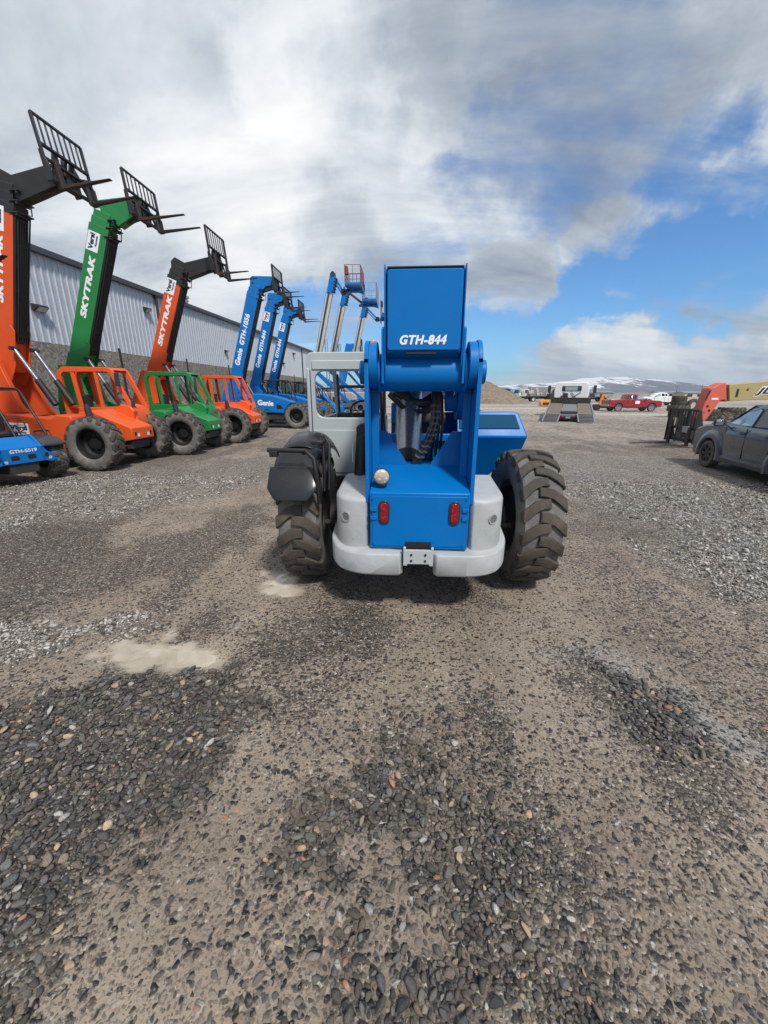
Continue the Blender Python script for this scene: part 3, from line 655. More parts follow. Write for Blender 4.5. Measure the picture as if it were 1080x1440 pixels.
def row_machine(name, label, x, y, rz, col, cabcol, kind='sky', tr=.63, track=.98, foot=(-2.9, 2.0), ang=R(71), L=4.2, wb=3.3, group=None, wheels=((0, 0),), **kw):
    r = empty(name, (x, y, 0), rz, label, 'telehandler', group)
    # frame, axles
    fr = MB().bb(-wb - .9, .25, -.42, .42, .45, .95)
    fr.bb(-.25, .45, -.34, .34, .42, .62); fr.cyl((0, -track, tr), (0, track, tr), .12, 16).cyl((-wb, -track, tr), (-wb, track, tr), .12, 16)
    fr.cyl((0, -track + .15, tr), (0, -track + .32, tr), .2, 16).cyl((0, track - .32, tr), (0, track - .15, tr), .2, 16)
    fr.tube([(.28, -.7, .5), (.30, 0, .48), (.28, .7, .5)], .03, 8)
    fr.build('chassis', DARK, r, .01)
    for xx in (0, -wb):
        for s in (-1, 1): wheel(r, (xx, s * track, tr), tr, .38, 17, s, kw.get('rimmat'), 0, rimr=.57, spin=random.uniform(0, 1))
    bt = kw.get('bt', .46)
    bp = {k: v for k, v in kw.items() if k not in ('rimmat', 'bt', 'mirror', 'glassdoor')}
    if kind == 'sky':
        # tower at the rear
        MB().prism([(-wb - .9, .7), (-wb - .9, 1.35), (foot[0] - .35, foot[1] + .15), (foot[0] + .15, foot[1] + .1), (foot[0] + .40, 1.55), (-2.0, 1.15), (-1.7, .7)], 'y', -.42, -.30).prism([(-wb - .9, .7), (-wb - .9, 1.35), (foot[0] - .35, foot[1] + .15), (foot[0] + .15, foot[1] + .1), (foot[0] + .40, 1.55), (-2.0, 1.15), (-1.7, .7)], 'y', .30, .42).build('frame_tower', col, r, .012)
        # engine hood on the near side
        h = MB(); pr = [(-wb - .2, .52), (-wb - .25, 1.18), (-wb - .15, 1.34), (-1.75, 1.30), (-.95, 1.22), (-.80, 1.30), (-.45, 1.27), (-.42, 1.15), (-.55, 1.02), (-.70, .8), (-.78, .42), (-2.6, .42)]
        h.prism(pr, 'y', -1.02, -.46); ho = h.build('engine_hood', col, r, .035, seg=3)
        MB().tube([(-1.42, -1.03, .62), (-1.42, -1.03, .93), (-1.05, -1.03, .95), (-.98, -1.03, .62)], .012, 6).bb(-2.0, -1.85, -.9, -.6, 1.325, 1.34).bb(-1.5, -1.3, -.8, -.62, 1.268, 1.285).build('handle', DARK, ho)
        sticker(ho, (-2.05, -1.024, .84), (1, 0, -.05), (.05, 0, 1), .50, .28, 'Versi', 'Rentals')
        # snout
        sn = MB().prism([(-.75, .72), (-.75, 1.32), (-.45, 1.38), (.0, 1.18), (.50, .98), (.56, .95), (.56, .66), (.25, .60)], 'y', -.42, .42)
        so = sn.build('front_frame', cabcol, r, .02)
        for s in (-1, 1):
            MB().bb(.556, .568, s * .30 - .03, s * .30 + .03, .76, .84).build('slot', BLKLET, so); MB().bb(.56, .572, s * .19 - .03, s * .19 + .03, .72, .80).build('reflector', WHITE, so)
            lp = MB().lathe([(.001, -.06), (.05, -.04), (.065, .0), (.065, .03), (.001, .03)], (-.1, s * .50, 1.06), 16, False, 'x').build('headlight', BLACKP, r); MB().lathe([(.001, .045), (.05, .035), (.06, .028), (.001, .028)], (-.1, s * .50, 1.06), 16, False, 'x').build('lens', CLEARL, lp)
        MB().tube([(-.35, -.52, 1.05), (-.38, -.54, 1.38), (-.40, -.53, 1.52)], [.07, .075, .05], 14).build('air_filter', BLACKP, r)
        # cab on the far side
        c = MB(); xb, xf = -1.80, -.10; z0, zt = 1.14, 2.42; t = .10; ya, yb = .46, 1.05
        for yy in (ya, yb):
            pts = [(xb, z0 + .1), (xb - .05, zt - .18), (xb + .02, zt - .06), (xb + .14, zt), (xf - .30, zt - .02), (xf - .18, zt - .08), (xf + .16, 1.45), (xf + .22, 1.22)]
            op = [(xb, z0), (xb - .04, zt - .22), (xb - .01, zt - .08), (xb + .10, zt), (xf - .34, zt), (xf - .20, zt - .06), (xf + .20, 1.40), (xf + .24, z0)]
            ip = [(xb + .10, z0 + .28), (xb + .07, zt - .25), (xb + .09, zt - .16), (xb + .16, zt - .10), (xf - .38, zt - .10), (xf - .30, zt - .13), (xf + .05, 1.50), (xf + .05, z0 + .28)]
            ring_prism(c, op, ip, 'y', yy - .035, yy + .035)
            c.bar((xb + .45, yy, 1.35), (xb + .38, yy, zt - .05), t * 1.05, t * .5, (0, 1, 0)); c.bar((xb + 1.05, yy, 1.35), (xb + 1.0, yy, zt - .05), t * .8, t * .5, (0, 1, 0))
            c.prism([(xb + .02, 1.0), (xb + .02, z0 + .1), (xf + .22, z0 + .1), (xf + .22, 1.0)], 'y', yy - .03, yy + .03)
        c.bb(xb - .03, xb + .03, ya, yb, z0, 1.45); c.bb(xf + .1, xf + .16, ya, yb, 1.0, 1.42)
        c.prism([(xb + .05, zt - .05), (xb + .14, zt + .03), (xf - .30, zt + .01), (xf - .22, zt - .06)], 'y', ya - .03, yb + .03)
        co_ = c.build('cab', cabcol, r, .008, 40)
        vs = MB()
        for i in range(9): vs.bb(xf - .95 + i * .075, xf - .92 + i * .075, ya + .06, yb - .06, zt + .02, zt + .027)
        vs.build('roof_vent', BLKLET, co_)
        MB().prism([(xf - .30, .9), (xf - .30, 1.36), (xf - .1, 1.50), (xf + .16, 1.44), (xf + .27, 1.28), (xf + .30, 1.05), (xf + .3, .9)], 'y', ya - .08, yb - .04).build('dash_cowl', cabcol, co_, .025, seg=2)
        MB().bb(xb + .35, xb + .85, ya + .08, yb - .08, 1.28, 1.42).bb(xb + .28, xb + .4, ya + .08, yb - .08, 1.35, 1.75).build('seat', SEAT, co_, .04)
        MB().tube([(xf - .28 + .04 * math.cos(a), (ya + yb) / 2 + .18 * math.cos(a), 1.62 + .18 * math.sin(a)) for a in [i * math.pi / 8 for i in range(16)]], .014, 6, True).bar((xf - .28, .75, 1.62), (xf, .75, 1.4), .03, .03).bar((xf - .26, .6, 1.62), (xf - .26, .92, 1.62), .02, .02).build('steering_wheel', BLACKP, co_)
        MB().prism([(xf - .19, zt - .12), (xf - .17, zt - .12), (xf + .20, 1.48), (xf + .18, 1.48)], 'y', ya + .05, yb - .05).build('windscreen_bar', DARK, co_) if False else None
        mi = MB().bb(xf + .02, xf + .05, ya - .32, ya - .14, 1.95, 2.28).build('mirror', BLACKP, co_, .015); MB().tube([(xf - .05, ya, 2.05), (xf + .03, ya - .15, 2.1)], .012, 6).tube([(xf + .30, ya - .05, 1.4), (xf + .34, ya - .2, 1.55)], .012, 6).build('mirror_arm', BLACK, co_)
        MB().bb(xf + .02 + .32, xf + .37, ya - .3, ya - .16, 1.42, 1.60).build('mirror', BLACKP, co_, .015)
    else:
        MB().prism([(-wb - .9, .7), (-wb - .9, 1.5), (foot[0] - .35, foot[1] + .1), (foot[0] + .25, foot[1] + .15), (foot[0] + 1.1, 1.4), (-1.2, 1.1), (-1.2, .7)], 'y', -.42, -.30).prism([(-wb - .9, .7), (-wb - .9, 1.5), (foot[0] - .35, foot[1] + .1), (foot[0] + .25, foot[1] + .15), (foot[0] + 1.1, 1.4), (-1.2, 1.1), (-1.2, .7)], 'y', .30, .42).build('frame_tower', col, r, .012)
        h = MB(); pr = [(-2.35, .80), (-2.40, 1.55), (-2.3, 1.72), (-1.9, 1.74), (-1.2, 1.66), (-.55, 1.48), (-.05, 1.30), (-.30, 1.22), (-.55, .98), (-.66, .74), (-1.2, .78)]
        h.prism(pr, 'y', -1.05, -.46); ho = h.build('engine_hood', col, r, .06, seg=3)
        MB().prism([(-1.0, .98), (-1.0, 1.22), (-.8, 1.16), (-.66, 1.0)], 'y', -1.058, -1.04).build('vent', BLKLET, ho)
        MB().prism([(-2.36, 1.0), (-2.52, 1.5), (-2.3, 1.3)], 'y', -1.06, -.6).build('hood_seal', DARK, ho)
        MB().tube([(-1.65, -1.06, .92), (-1.6, -1.07, .97), (-1.45, -1.07, .97), (-1.4, -1.06, .92)], .012, 6).build('handle', DARK, ho)
        text('Genie', 'lettering', ho, (-2.0, -1.056, 1.17), (1, 0, -.06), (.06, 0, 1), .82, .27, STICK, .03)
        MB().bb(-2.5, -.6, -.95, -.5, .42, .76).build('belly_tank', DARK, r, .03)
        MB().bb(-.3, .55, -.40, .40, .75, 1.02).build('front_frame', col, r, .03)
        c = MB(); xb, xf, z0, zt, ya, yb = -2.2, -.75, 1.15, 2.42, .46, 1.15
        for yy in (ya, yb):
            c.tube([(xb, yy, z0), (xb, yy, zt - .1), (xb + .1, yy, zt), (xf - .25, yy, zt), (xf - .1, yy, zt - .08), (xf + .2, yy, 1.3)], .035, 8); c.bar((xb + .6, yy, 1.2), (xb + .6, yy, zt), .05, .05, (0, 1, 0))
        c.bb(xb, xf - .2, ya, yb, zt - .02, zt + .04)
        co_ = c.build('cab', BLACK, r, .01)
        MB().bb(xb, xf + .1, ya, yb, .9, 1.3).build('cab_base', col, co_, .02)
        MB().bb(xb + .02, xf - .2, yb - .01, yb + .005, 1.3, zt - .05).bb(xb + .01, xb + .02, ya + .03, yb - .03, 1.3, zt - .05).build('window_pane', TGLASS, co_)
        MB().bb(xb + .3, xb + .8, ya + .08, yb - .08, 1.28, 1.42).bb(xb + .25, xb + .37, ya + .08, yb - .08, 1.35, 1.85).build('seat', SEAT, co_, .04)
        MB().bb(-.5, -.4, -.62, -.5, 1.35, 1.6).build('mirror', BLACKP, r, .02)
    boom_parts(r, foot, ang, L, kw.get('bw', .60), bt, col, kw.get('headcol', BLACK), **{k: v for k, v in bp.items() if k not in ('bw', 'headcol')})
    return r
def tglass():
    m, nt, b = nmat('clear cab glass'); b.inputs['Base Color'].default_value = (.55, .7, .7, 1); b.inputs['Transmission Weight'].default_value = 1
    b.inputs['Roughness'].default_value = .02; b.inputs['IOR'].default_value = 1.1; return m
TGLASS = tglass()
GR = 'telehandlers parked in a row with raised booms'
row_machine('telehandler', 'orange telehandler with black boom head, closest of the row along the warehouse', -7.45, 9.95, 0, ORANGE, ORANGE2, 'sky', foot=(-2.66, 2.45), ang=R(74), L=3.45, headcol=BLACK, head='black', word='SKYTRAK', wordpos=.42, wordlen=.42, group=GR, head_len=1.36, pitch=R(7), bw=.60, bt=.36, cw=1.25, chh=1.15, cdz=.14)
row_machine('telehandler', 'green telehandler with green cab frame and green boom head between two orange ones', -6.75, 12.5, R(1), GREEN, GREEN, 'sky', foot=(-3.56, 2.45), ang=R(67.5), L=3.98, headcol=GREEN, head='green', word='SKYTRAK', wordpos=.40, wordlen=.43, group=GR, head_len=1.0, pitch=R(5), bw=.56, bt=.38, tineL=1.3, chh=1.0, cw=1.4, cdz=.12)
row_machine('telehandler', 'orange telehandler beyond the green one, last before the blue row', -6.45, 15.4, R(1), ORANGE, ORANGE2, 'sky', foot=(-3.2, 2.45), ang=R(68), L=3.38, headcol=BLACK, head='black', word='SKYTRAK', wordpos=.32, wordlen=.53, group=GR, head_len=1.29, pitch=R(4), bw=.54, bt=.38, cw=1.4, chh=1.3, cdz=.1)
row_machine('telehandler', 'first blue telehandler in the row with Genie lettering on its hood', -5.8, 21.6, 0, BLUE2, BLUE2, 'gen', foot=(-3.58, 1.95), ang=R(71.5), L=4.72, headcol=BLUE2, head='blue', words=[('Genie', .27, .18, .27), ('GTH-1056', .49, .32, .25)], group=GR, head_len=.96, pitch=R(2), bw=.62, bt=.42, stick=False, chh=1.1, dark=False)
row_machine('telehandler', 'middle one of three blue telehandlers with raised blue booms', -5.7, 24.6, 0, BLUE2, BLUE2, 'gen', foot=(-3.7, 2.0), ang=R(73), L=4.52, headcol=BLUE2, head='blue', words=[('Genie', .28, .17, .24), ('GTH-844', .49, .26, .22)], group=GR, head_len=.77, pitch=R(2), bw=.56, bt=.40, chh=.95, dark=False)
row_machine('telehandler', 'last blue telehandler of the row with raised boom, shortest in the picture', -5.65, 27.6, 0, BLUE2, BLUE2, 'gen', foot=(-3.78, 1.9), ang=R(73), L=4.5, headcol=BLUE2, head='blue', words=[('Genie', .28, .17, .24), ('GTH-844', .49, .26, .22)], group=GR, head_len=.79, pitch=R(2), bw=.54, bt=.40, chh=1.05, cw=1.3, dark=False)

# ================================================================== COMPACT TELEHANDLERS (facing +x, open black roll cage, number plate on the front)
def compact(name, label, x, y, rz, group, ang=None, tint=BLUE2, lift=True, full=True):
    r = empty(name, (x, y, 0), rz, label, 'telehandler', group); tr = .48
    MB().bb(-2.6, .35, -.30, .30, .35, .75).cyl((0, -.75, tr), (0, .75, tr), .09, 14).cyl((-2.1, -.75, tr), (-2.1, .75, tr), .09, 14).bb(-.2, .5, -.28, .28, .28, .5).build('chassis', DARK, r, .01)
    for xx in (0, -2.1):
        for s in (-1, 1): wheel(r, (xx, s * .80, tr), tr, .34, 14, s, spin=random.uniform(0, 1))
    # front plate
    f = MB().prism([(-.62, .55), (-.62, .66), (-.50, .70), (-.40, .84), (.40, .84), (.50, .70), (.62, .66), (.62, .55), (.72, .50), (.55, .47), (.42, .50), (-.42, .50), (-.55, .47), (-.72, .50)], 'x', .50, .54)
    f.prism([(-.1, .5), (.54, .5), (.54, .84), (.25, 1.08), (-.1, 1.0)], 'y', -.42, -.37).prism([(-.1, .5), (.54, .5), (.54, .84), (.25, 1.08), (-.1, 1.0)], 'y', .37, .42)
    f.add([(.52, -.40, .83), (.52, .40, .83), (.24, .34, 1.06), (.24, -.34, 1.06), (.50, -.40, .80), (.50, .40, .80), (.22, .34, 1.03), (.22, -.34, 1.03)], [(0, 1, 2, 3), (7, 6, 5, 4), (0, 4, 5, 1), (1, 5, 6, 2), (2, 6, 7, 3), (3, 7, 4, 0)])
    fo = f.build('front_frame', tint, r, .01)
    sl = MB()
    for yy, w in ((-.46, .05), (-.16, .10), (.16, .10), (.46, .05)): sl.prism(rrect(yy - w * .8, yy + w * .8, .58, .68, .03, 3), 'x', .538, .545)
    sl.build('slot', BLKLET, fo)
    l = MB()
    for yy in (-.34, .52): l.cyl((.54, yy, .56), (.55, yy, .56), .035, 12)
    l.build('marker_lamp', CLEARL, fo)
    if full: text('GTH-5519', 'lettering', fo, (.546, -.24, .735), (0, 1, 0), (0, 0, 1), .52, .075, STICK, .02)
    MB().bb(-2.9, -.4, -.72, -.32, .45, 1.0).build('engine_cover', DARK if full else tint, r, .04)
    MB().prism([(-.55, .85), (-.3, 1.05), (.25, .98), (.5, .85), (.5, .8), (-.5, .8)], 'y', .45, .95).prism([(-.55, .85), (-.3, 1.02), (.3, .95), (.5, .85), (.5, .8), (-.5, .8)], 'y', -.98, -.62).build('mudguard', BLACKP, r, .02)
    # cage on left side (+y) -> seen over the hood
    c = MB(); ya, yb = .28, .92
    for yy in (ya, yb, -.30):
        c.tube([(-1.7, yy, .9), (-1.72, yy, 2.0), (-1.6, yy, 2.1), (-.75, yy, 2.08), (-.62, yy, 2.0), (-.10, yy, 1.1), (-.05, yy, .95)], .03, 8)
    for xx, z in ((-1.65, 2.08), (-.72, 2.06), (-1.2, 2.1)): c.bar((xx, -.3, z), (xx, yb, z), .04, .04)
    for i in range(6): c.bar((-1.6 + .15 * i, ya, 2.1), (-1.6 + .15 * i, yb, 2.1), .02, .02)
    co_ = c.build('roll_cage', BLACK, r, 0, 50)
    MB().bb(-1.45, -.95, .35, .85, .95, 1.08).bb(-1.5, -1.38, .35, .85, 1.0, 1.5).build('seat', SEAT, r, .04)
    MB().tube([(-.55 + .05 * math.cos(a), .6 + .17 * math.cos(a), 1.25 + .17 * math.sin(a)) for a in [i * math.pi / 8 for i in range(16)]], .013, 6, True).bar((-.55, .6, 1.25), (-.35, .6, .9), .03, .03).bar((-.53, .45, 1.25), (-.53, .75, 1.25), .02, .02).build('steering_wheel', BLACKP, r)
    if ang is not None:
        boom_parts(r, (-2.35, 1.25), ang, 3.3, .36, .28, tint, tint, head='blue', head_len=.5, dark=False, rod=False, stick=False, cw=1.1, pitch=R(14), tineL=1.15, chh=.8)
    else:
        MB().prism([(-2.7, 1.45), (-2.5, 1.75), (.2, .98), (.75, .6), (.7, .4), (.3, .65), (-2.6, 1.3)], 'y', -.26, .02).build('boom', tint, r, .015)
    return r
CG = 'compact telehandlers at the end of the rows'
compact('compact_telehandler', 'small blue open cab telehandler with GTH-5519 lettering on its front, at the left edge', -8.08, 7.42, R(-15), None, ang=R(66)).scale = (.9, .9, .9)
compact('compact_telehandler', 'low blue compact telehandler parked just past the Genie hood', -6.1, 30.2, R(-6), CG, full=False)
compact('compact_telehandler', 'blue compact telehandler nearest to the boom lifts', -5.9, 32.2, R(-12), CG, full=False)
compact('compact_telehandler', 'blue compact telehandler seen through the left part of the grey cab window', -5.1, 27.8, R(-60), CG, full=False)

# ================================================================== BOOM LIFTS
def basket(root, o, w, d, h, col, busy=False):
    b = MB(); x0, x1, y0, y1 = o[0] - d / 2, o[0] + d / 2, o[1] - w / 2, o[1] + w / 2; z0, z1 = o[2], o[2] + h
    for z in (z1, z0 + h * .55, z0 + h * .28):
        b.tube([(x0, y0, z), (x1, y0, z), (x1, y1, z), (x0, y1, z)], .022, 6, True)
    for k in range(7):
        y = y0 + (y1 - y0) * k / 6
        for xx in (x0, x1): b.cyl((xx, y, z0), (xx, y, z1), .02, 6)
    for xx in (x0, (x0 + x1) / 2, x1):
        for yy in (y0, y1): b.cyl((xx, yy, z0), (xx, yy, z1), .02, 6)
    bo = b.build('basket_rails', col, root)
    fl = MB().bb(x0, x1, y0, y1, z0 - .04, z0).bb(x0, x1, y0 - .01, y0 + .01, z0, z0 + .14).bb(x1 - .01, x1 + .01, y0, y1, z0, z0 + .14)
    fl.bar((x0, y0, z0 - .1), (x1, y1, z0 - .1), .08, .10).bar((x0 - .4, (y0 + y1) / 2, z0 - .15), (x1, (y0 + y1) / 2, z0 - .12), .14, .16).bar((x0 - .1, y0, z0 - .2), (x0 - .1, y1, z0 - .2), .08, .12)
    fl.build('platform', BLUE2, root)
    pc = MB().bb(x0 - .02, x0 + .18, y0 + .2, y0 + .7, z0 + h * .6, z0 + h * 1.0).bb(x0 + .05, x0 + .3, y1 - .6, y1 - .2, z0 + .1, z0 + .6); pc.build('control_box', REDCAGE if busy else DARK, root, .03)
def boom_lift(label, x, y, foot, top, jib=None, bas=None, cage=GALV, busy=False):
    r = empty('boom_lift', (x, y, 0), 0, label, 'boom lift', 'boom lifts at the far end of the row')
    def W(p): return (p[0] - x, p[1] - y, p[2])
    MB().bb(-1.5, 1.5, -.9, .9, .4, .75).build('chassis', DARK, r, .03)
    for xx in (-1.1, 1.1):
        for s in (-1, 1): wheel(r, (xx, s * 1.0, .5), .5, .34, 14, s)
    MB().bb(-1.5, .9, -.95, -.15, .85, 1.15).build('turntable', BLUE2, r, .05)
    MB().prism([(-1.1, 1.1), (-1.15, 1.55), (-.85, 1.85), (.3, 1.85), (.7, 1.5), (.75, 1.1)], 'y', -1.05, -.25).build('grey_cover', MOUSE, r, .09, seg=3)
    f, t = V(W(foot)), V(W(top)); d = (t - f).normalized(); up = (0, 1, 0)
    # tower arm going down from the boom foot to the lane side
    MB().bar((1.3, .25, 1.0), tuple(f + V((-.1, 0, .1))), .30, .34, up).build('tower_arm', BLUE2, r, .02)
    MB().bar((1.0, .45, .9), tuple(f + V((-.5, .2, -.6))), .20, .22, up).build('tower_arm', BLUE2, r, .02)
    n = V((-d.z, 0, d.x))
    MB().bar(tuple(f), tuple(f.lerp(t, .82)), .46, .42, up).build('boom', CREAM, r, .01)
    MB().bar(tuple(f + n * .03 - V((0, .01, 0))), tuple(f.lerp(t, .82) + n * .03 - V((0, .01, 0))), .14, .44, up).build('boom_stripe', DKBLUE, r)
    MB().bar(tuple(f + n * .235), tuple(f.lerp(t, .82) + n * .235), .05, .40, up).build('boom_edge', BLUE2, r)
    MB().bar(tuple(f.lerp(t, .80)), tuple(t), .40, .44, up).bar(tuple(f.lerp(t, .83) - n * .2), tuple(f.lerp(t, .95) - n * .2), .22, .5, up).build('boom_tip', BLUE2, r, .02)
    g = MB()
    for k in range(5): g.box(tuple(f.lerp(t, .84 + .03 * k) - n * .3), (.16, .5, .12))
    g.build('tip_fittings', DARK, r)
    q = f.lerp(t, .36) - n * .25; g = MB().cyl(tuple(q), tuple(V((q.x + .1, q.y, 1.3))), .05, 8).cyl(tuple(q + V((.18, 0, 0))), tuple(V((q.x + .3, q.y, 1.3))), .035, 8); g.build('lift_cylinder', GALV, r)
    if jib:
        j = V(W(jib)); MB().bar(tuple(t), tuple(j), .14, .20, up).bar(tuple(t - V((0.05, 0, .22))), tuple(j - V((.05, 0, .22))), .10, .18, up).build('jib', BLUE2, r, .01); MB().cyl(tuple(j - V((0, .2, 0))), tuple(j + V((0, .2, 0))), .2, 10).cyl(tuple(t - V((0, .25, 0))), tuple(t + V((0, .25, 0))), .17, 10).build('joint', DARK, r)
    if bas:
        b = W(bas); s0 = V(jib if jib else top); s1 = V(W(tuple(s0))); MB().bar(tuple(s1), (b[0] - .5, b[1], b[2] - .1), .16, .2, up).build('basket_arm', DARK, r)
        basket(r, b, 2.4, 1.15, 1.3, cage, busy)
    return r
def at(px, py, Y):
    # world point for a place in the photo at a chosen distance Y (planning helper)
    f, pit, yaw = 550., R(17), R(3.5)
    fw = V((-math.sin(yaw) * math.cos(pit), math.cos(yaw) * math.cos(pit), -math.sin(pit))); rt = V((math.cos(yaw), math.sin(yaw), 0)); up = rt.cross(fw)
    r_ = fw + rt * (px - 540) / f - up * (py - 720) / f; t = Y / r_.y
    return (r_.x * t, Y, 1.8 + r_.z * t)
b1 = at(499, 406, 33.5); b2 = at(521, 427, 36.5); b3 = at(545, 448, 40.5)
boom_lift('boom lift whose tall cream boom bends over a blue jib to the red trimmed basket', -6.2, 33, at(444, 522, 33), at(468.5, 386, 33), at(483, 411, 33), b1, REDCAGE, True)
boom_lift('boom lift with cream boom reaching straight up under the middle basket', -5.4, 37, at(464, 522, 37), at(486, 408, 37), None, b2)
boom_lift('shortest boom lift, its jib hanging to a basket half hidden by the blue boom cover', -4.6, 41, at(496, 515, 41), at(513, 430, 41), at(531, 449, 41), b3)
# distant blue telehandler whose head shows above the grey cab
r = compact('telehandler', 'distant blue telehandler with its blunt head just above the grey cab roof', -3.6, 47, R(0), None, full=False); r['category'] = 'telehandler'
p0 = V(at(484, 520, 47)) - V((-3.6, 47, 0)); p1 = V(at(492, 484, 47)) - V((-3.6, 47, 0)); MB().bar(tuple(p0 - V((.6, 0, 2.5))), tuple(p1), .8, .5, (0, 1, 0)).bar(tuple(p1 + V((-.1, 0, -.25))), tuple(p1 + V((1.1, 0, -.1))), .5, .4, (0, 1, 0)).build('raised_boom', BLUE2, r, .03)
carriage(r, tuple(p1 + V((1.3, 0, -1.1))), 0, 1.4, 1.6)

# ================================================================== WAREHOUSE
def warehouse():
    X = -14.6; Y0, Y1 = -4., 62.; zb = 3.72
    def roof(y): return 7.05 + .0115 * (y - 13)
    r = empty('warehouse', (X, Y0, 0), 0, 'long warehouse with grey ribbed metal wall over a pebble dash concrete base', 'warehouse')
    m, nt, b = nmat('pebble dash concrete'); co = texco(nt); n1 = noise(nt, 9, 6, .75, co); n2 = noise(nt, .6, 3, .5, co); v = nt.nodes.new('ShaderNodeTexVoronoi'); v.inputs['Scale'].default_value = 13; nt.links.new(co, v.inputs['Vector'])
    f = math_(nt, 'MULTIPLY_ADD', v.outputs['Color'], .5, math_(nt, 'MULTIPLY', n1.outputs[0], .6))
    rr = ramp(nt, f, [(.25, (.07, .062, .05)), (.5, (.20, .18, .15)), (.8, (.40, .37, .32))])
    nt.links.new(mixc(nt, math_(nt, 'MULTIPLY', n2.outputs[0], .5), rr.outputs[0], (.16, .145, .12)), b.inputs['Base Color']); b.inputs['Roughness'].default_value = .9; bump(nt, b, f, .6, .03)
    CONC = m
    METAL = paint('grey metal siding', (.45, .485, .53), .5, .0, .14, (.22, .22, .22), scale=.5, bmp=0)
    def L(x0, x1, y0, y1, z0, z1, mb=None): return (mb or MB()).bb(x0 - X, x1 - X, y0 - Y0, y1 - Y0, z0, z1)
    w = MB()
    n = int((Y1 - Y0) / .305); pts = []
    for i in range(n):
        y = Y0 + i * .305
        for dy, dx in ((0, 0), (.215, 0), (.232, .042), (.285, .042)): pts.append((dx, y + dy))
    rows = [[(p[0] , p[1] - Y0, zb - .06) for p in pts], [(p[0], p[1] - Y0, roof(p[1]) - .05) for p in pts]]
    w.grid(rows); w.build('metal_wall', METAL, r, 0, 20)
    L(X - 30, X - .04, Y0, Y1, .0, 6.7).build('building_body', METAL, r)
    L(X - .03, X + .10, Y0, Y1, 0, zb, ).build('concrete_wall', CONC, r, .01)
    jt = MB()
    for y in (1.5, 7.6, 13.9, 20.2, 26.4, 32.6, 38.9, 45.1, 51.4, 57.6): L(X + .09, X + .14, y - .06, y + .06, 0, 3.9, jt)
    jt.build('joint_post', DARK, r)
    # eave trim, sloping very slightly with the ground
    e = MB().add([(0.0, 0, roof(Y0) - .12), (.22, 0, roof(Y0) - .12), (.22, 0, roof(Y0) + .10), (-.2, 0, roof(Y0) + .14),
                  (0.0, Y1 - Y0, roof(Y1) - .12), (.22, Y1 - Y0, roof(Y1) - .12), (.22, Y1 - Y0, roof(Y1) + .10), (-.2, Y1 - Y0, roof(Y1) + .14)], [(0, 1, 2, 3), (7, 6, 5, 4), (0, 4, 5, 1), (1, 5, 6, 2), (2, 6, 7, 3), (3, 7, 4, 0)])
    e.build('gutter', paint('dark grey trim', (.05, .055, .065), .5, 0, .1), r, .01)
    ro = MB().add([(0, -.1, roof(Y0) + .1), (0, Y1 - Y0 + .1, roof(Y1) + .1), (-15, Y1 - Y0 + .1, roof(Y1) + .9), (-15, -.1, roof(Y0) + .9), (-30, Y1 - Y0 + .1, roof(Y1) + .1), (-30, -.1, roof(Y0) + .1)], [(0, 1, 2, 3), (3, 2, 4, 5)])
    ro.build('roof', METAL, r, 0, 20, .06)
    MB().add([(-.05, Y1 - Y0, 0), (-30, Y1 - Y0, 0), (-30, Y1 - Y0, roof(Y1)), (-15, Y1 - Y0, roof(Y1) + .85), (-.05, Y1 - Y0, roof(Y1))], [(0, 1, 2, 3, 4)]).build('end_wall', METAL, r)
    for y in (24.0, 55.8): MB().cyl((.12, y - Y0, .1), (.12, y - Y0, roof(y) - .1), .075, 12).bb(.03, .20, y - Y0 - .1, y - Y0 + .1, roof(y) - .25, roof(y) - .08).build('downpipe', DARK, r)
    lampm = lens('lamp diffuser', (.42, .42, .40), 30)
    for y, z, s in ((16.1, 4.95, 1.), (23.0, 6.15, .9), (40.5, 5.1, .9), (32.5, 4.9, .8), (47.5, 5.0, .8), (51.8, 6.4, 1.)):
        lo = MB().prism([(.03, z + .14 * s), (.28 * s, z + .10 * s), (.30 * s, z + .02), (.10, z - .12 * s), (.03, z - .12 * s)], 'y', y - Y0 - .26 * s, y - Y0 + .26 * s).build('wall_light', DARK, r, .015)
        MB().add([(.302 * s, y - Y0 - .2 * s, z + .01), (.302 * s, y - Y0 + .2 * s, z + .01), (.115, y - Y0 + .2 * s, z - .125 * s), (.115, y - Y0 - .2 * s, z - .125 * s)], [(0, 1, 2, 3)]).build('lens', lampm, lo, 0, 0, .006)
    MB().cyl((-3.0, 33 - Y0, 7.2), (-3.0, 33 - Y0, 8.75), .22, 16).cyl((-3.0, 33 - Y0, 8.80), (-3.0, 33 - Y0, 8.95), .34, 16).cyl((-3.0, 33 - Y0, 8.6), (-3.0, 33 - Y0, 8.65), .30, 16).build('roof_vent', GALV, r)
warehouse()

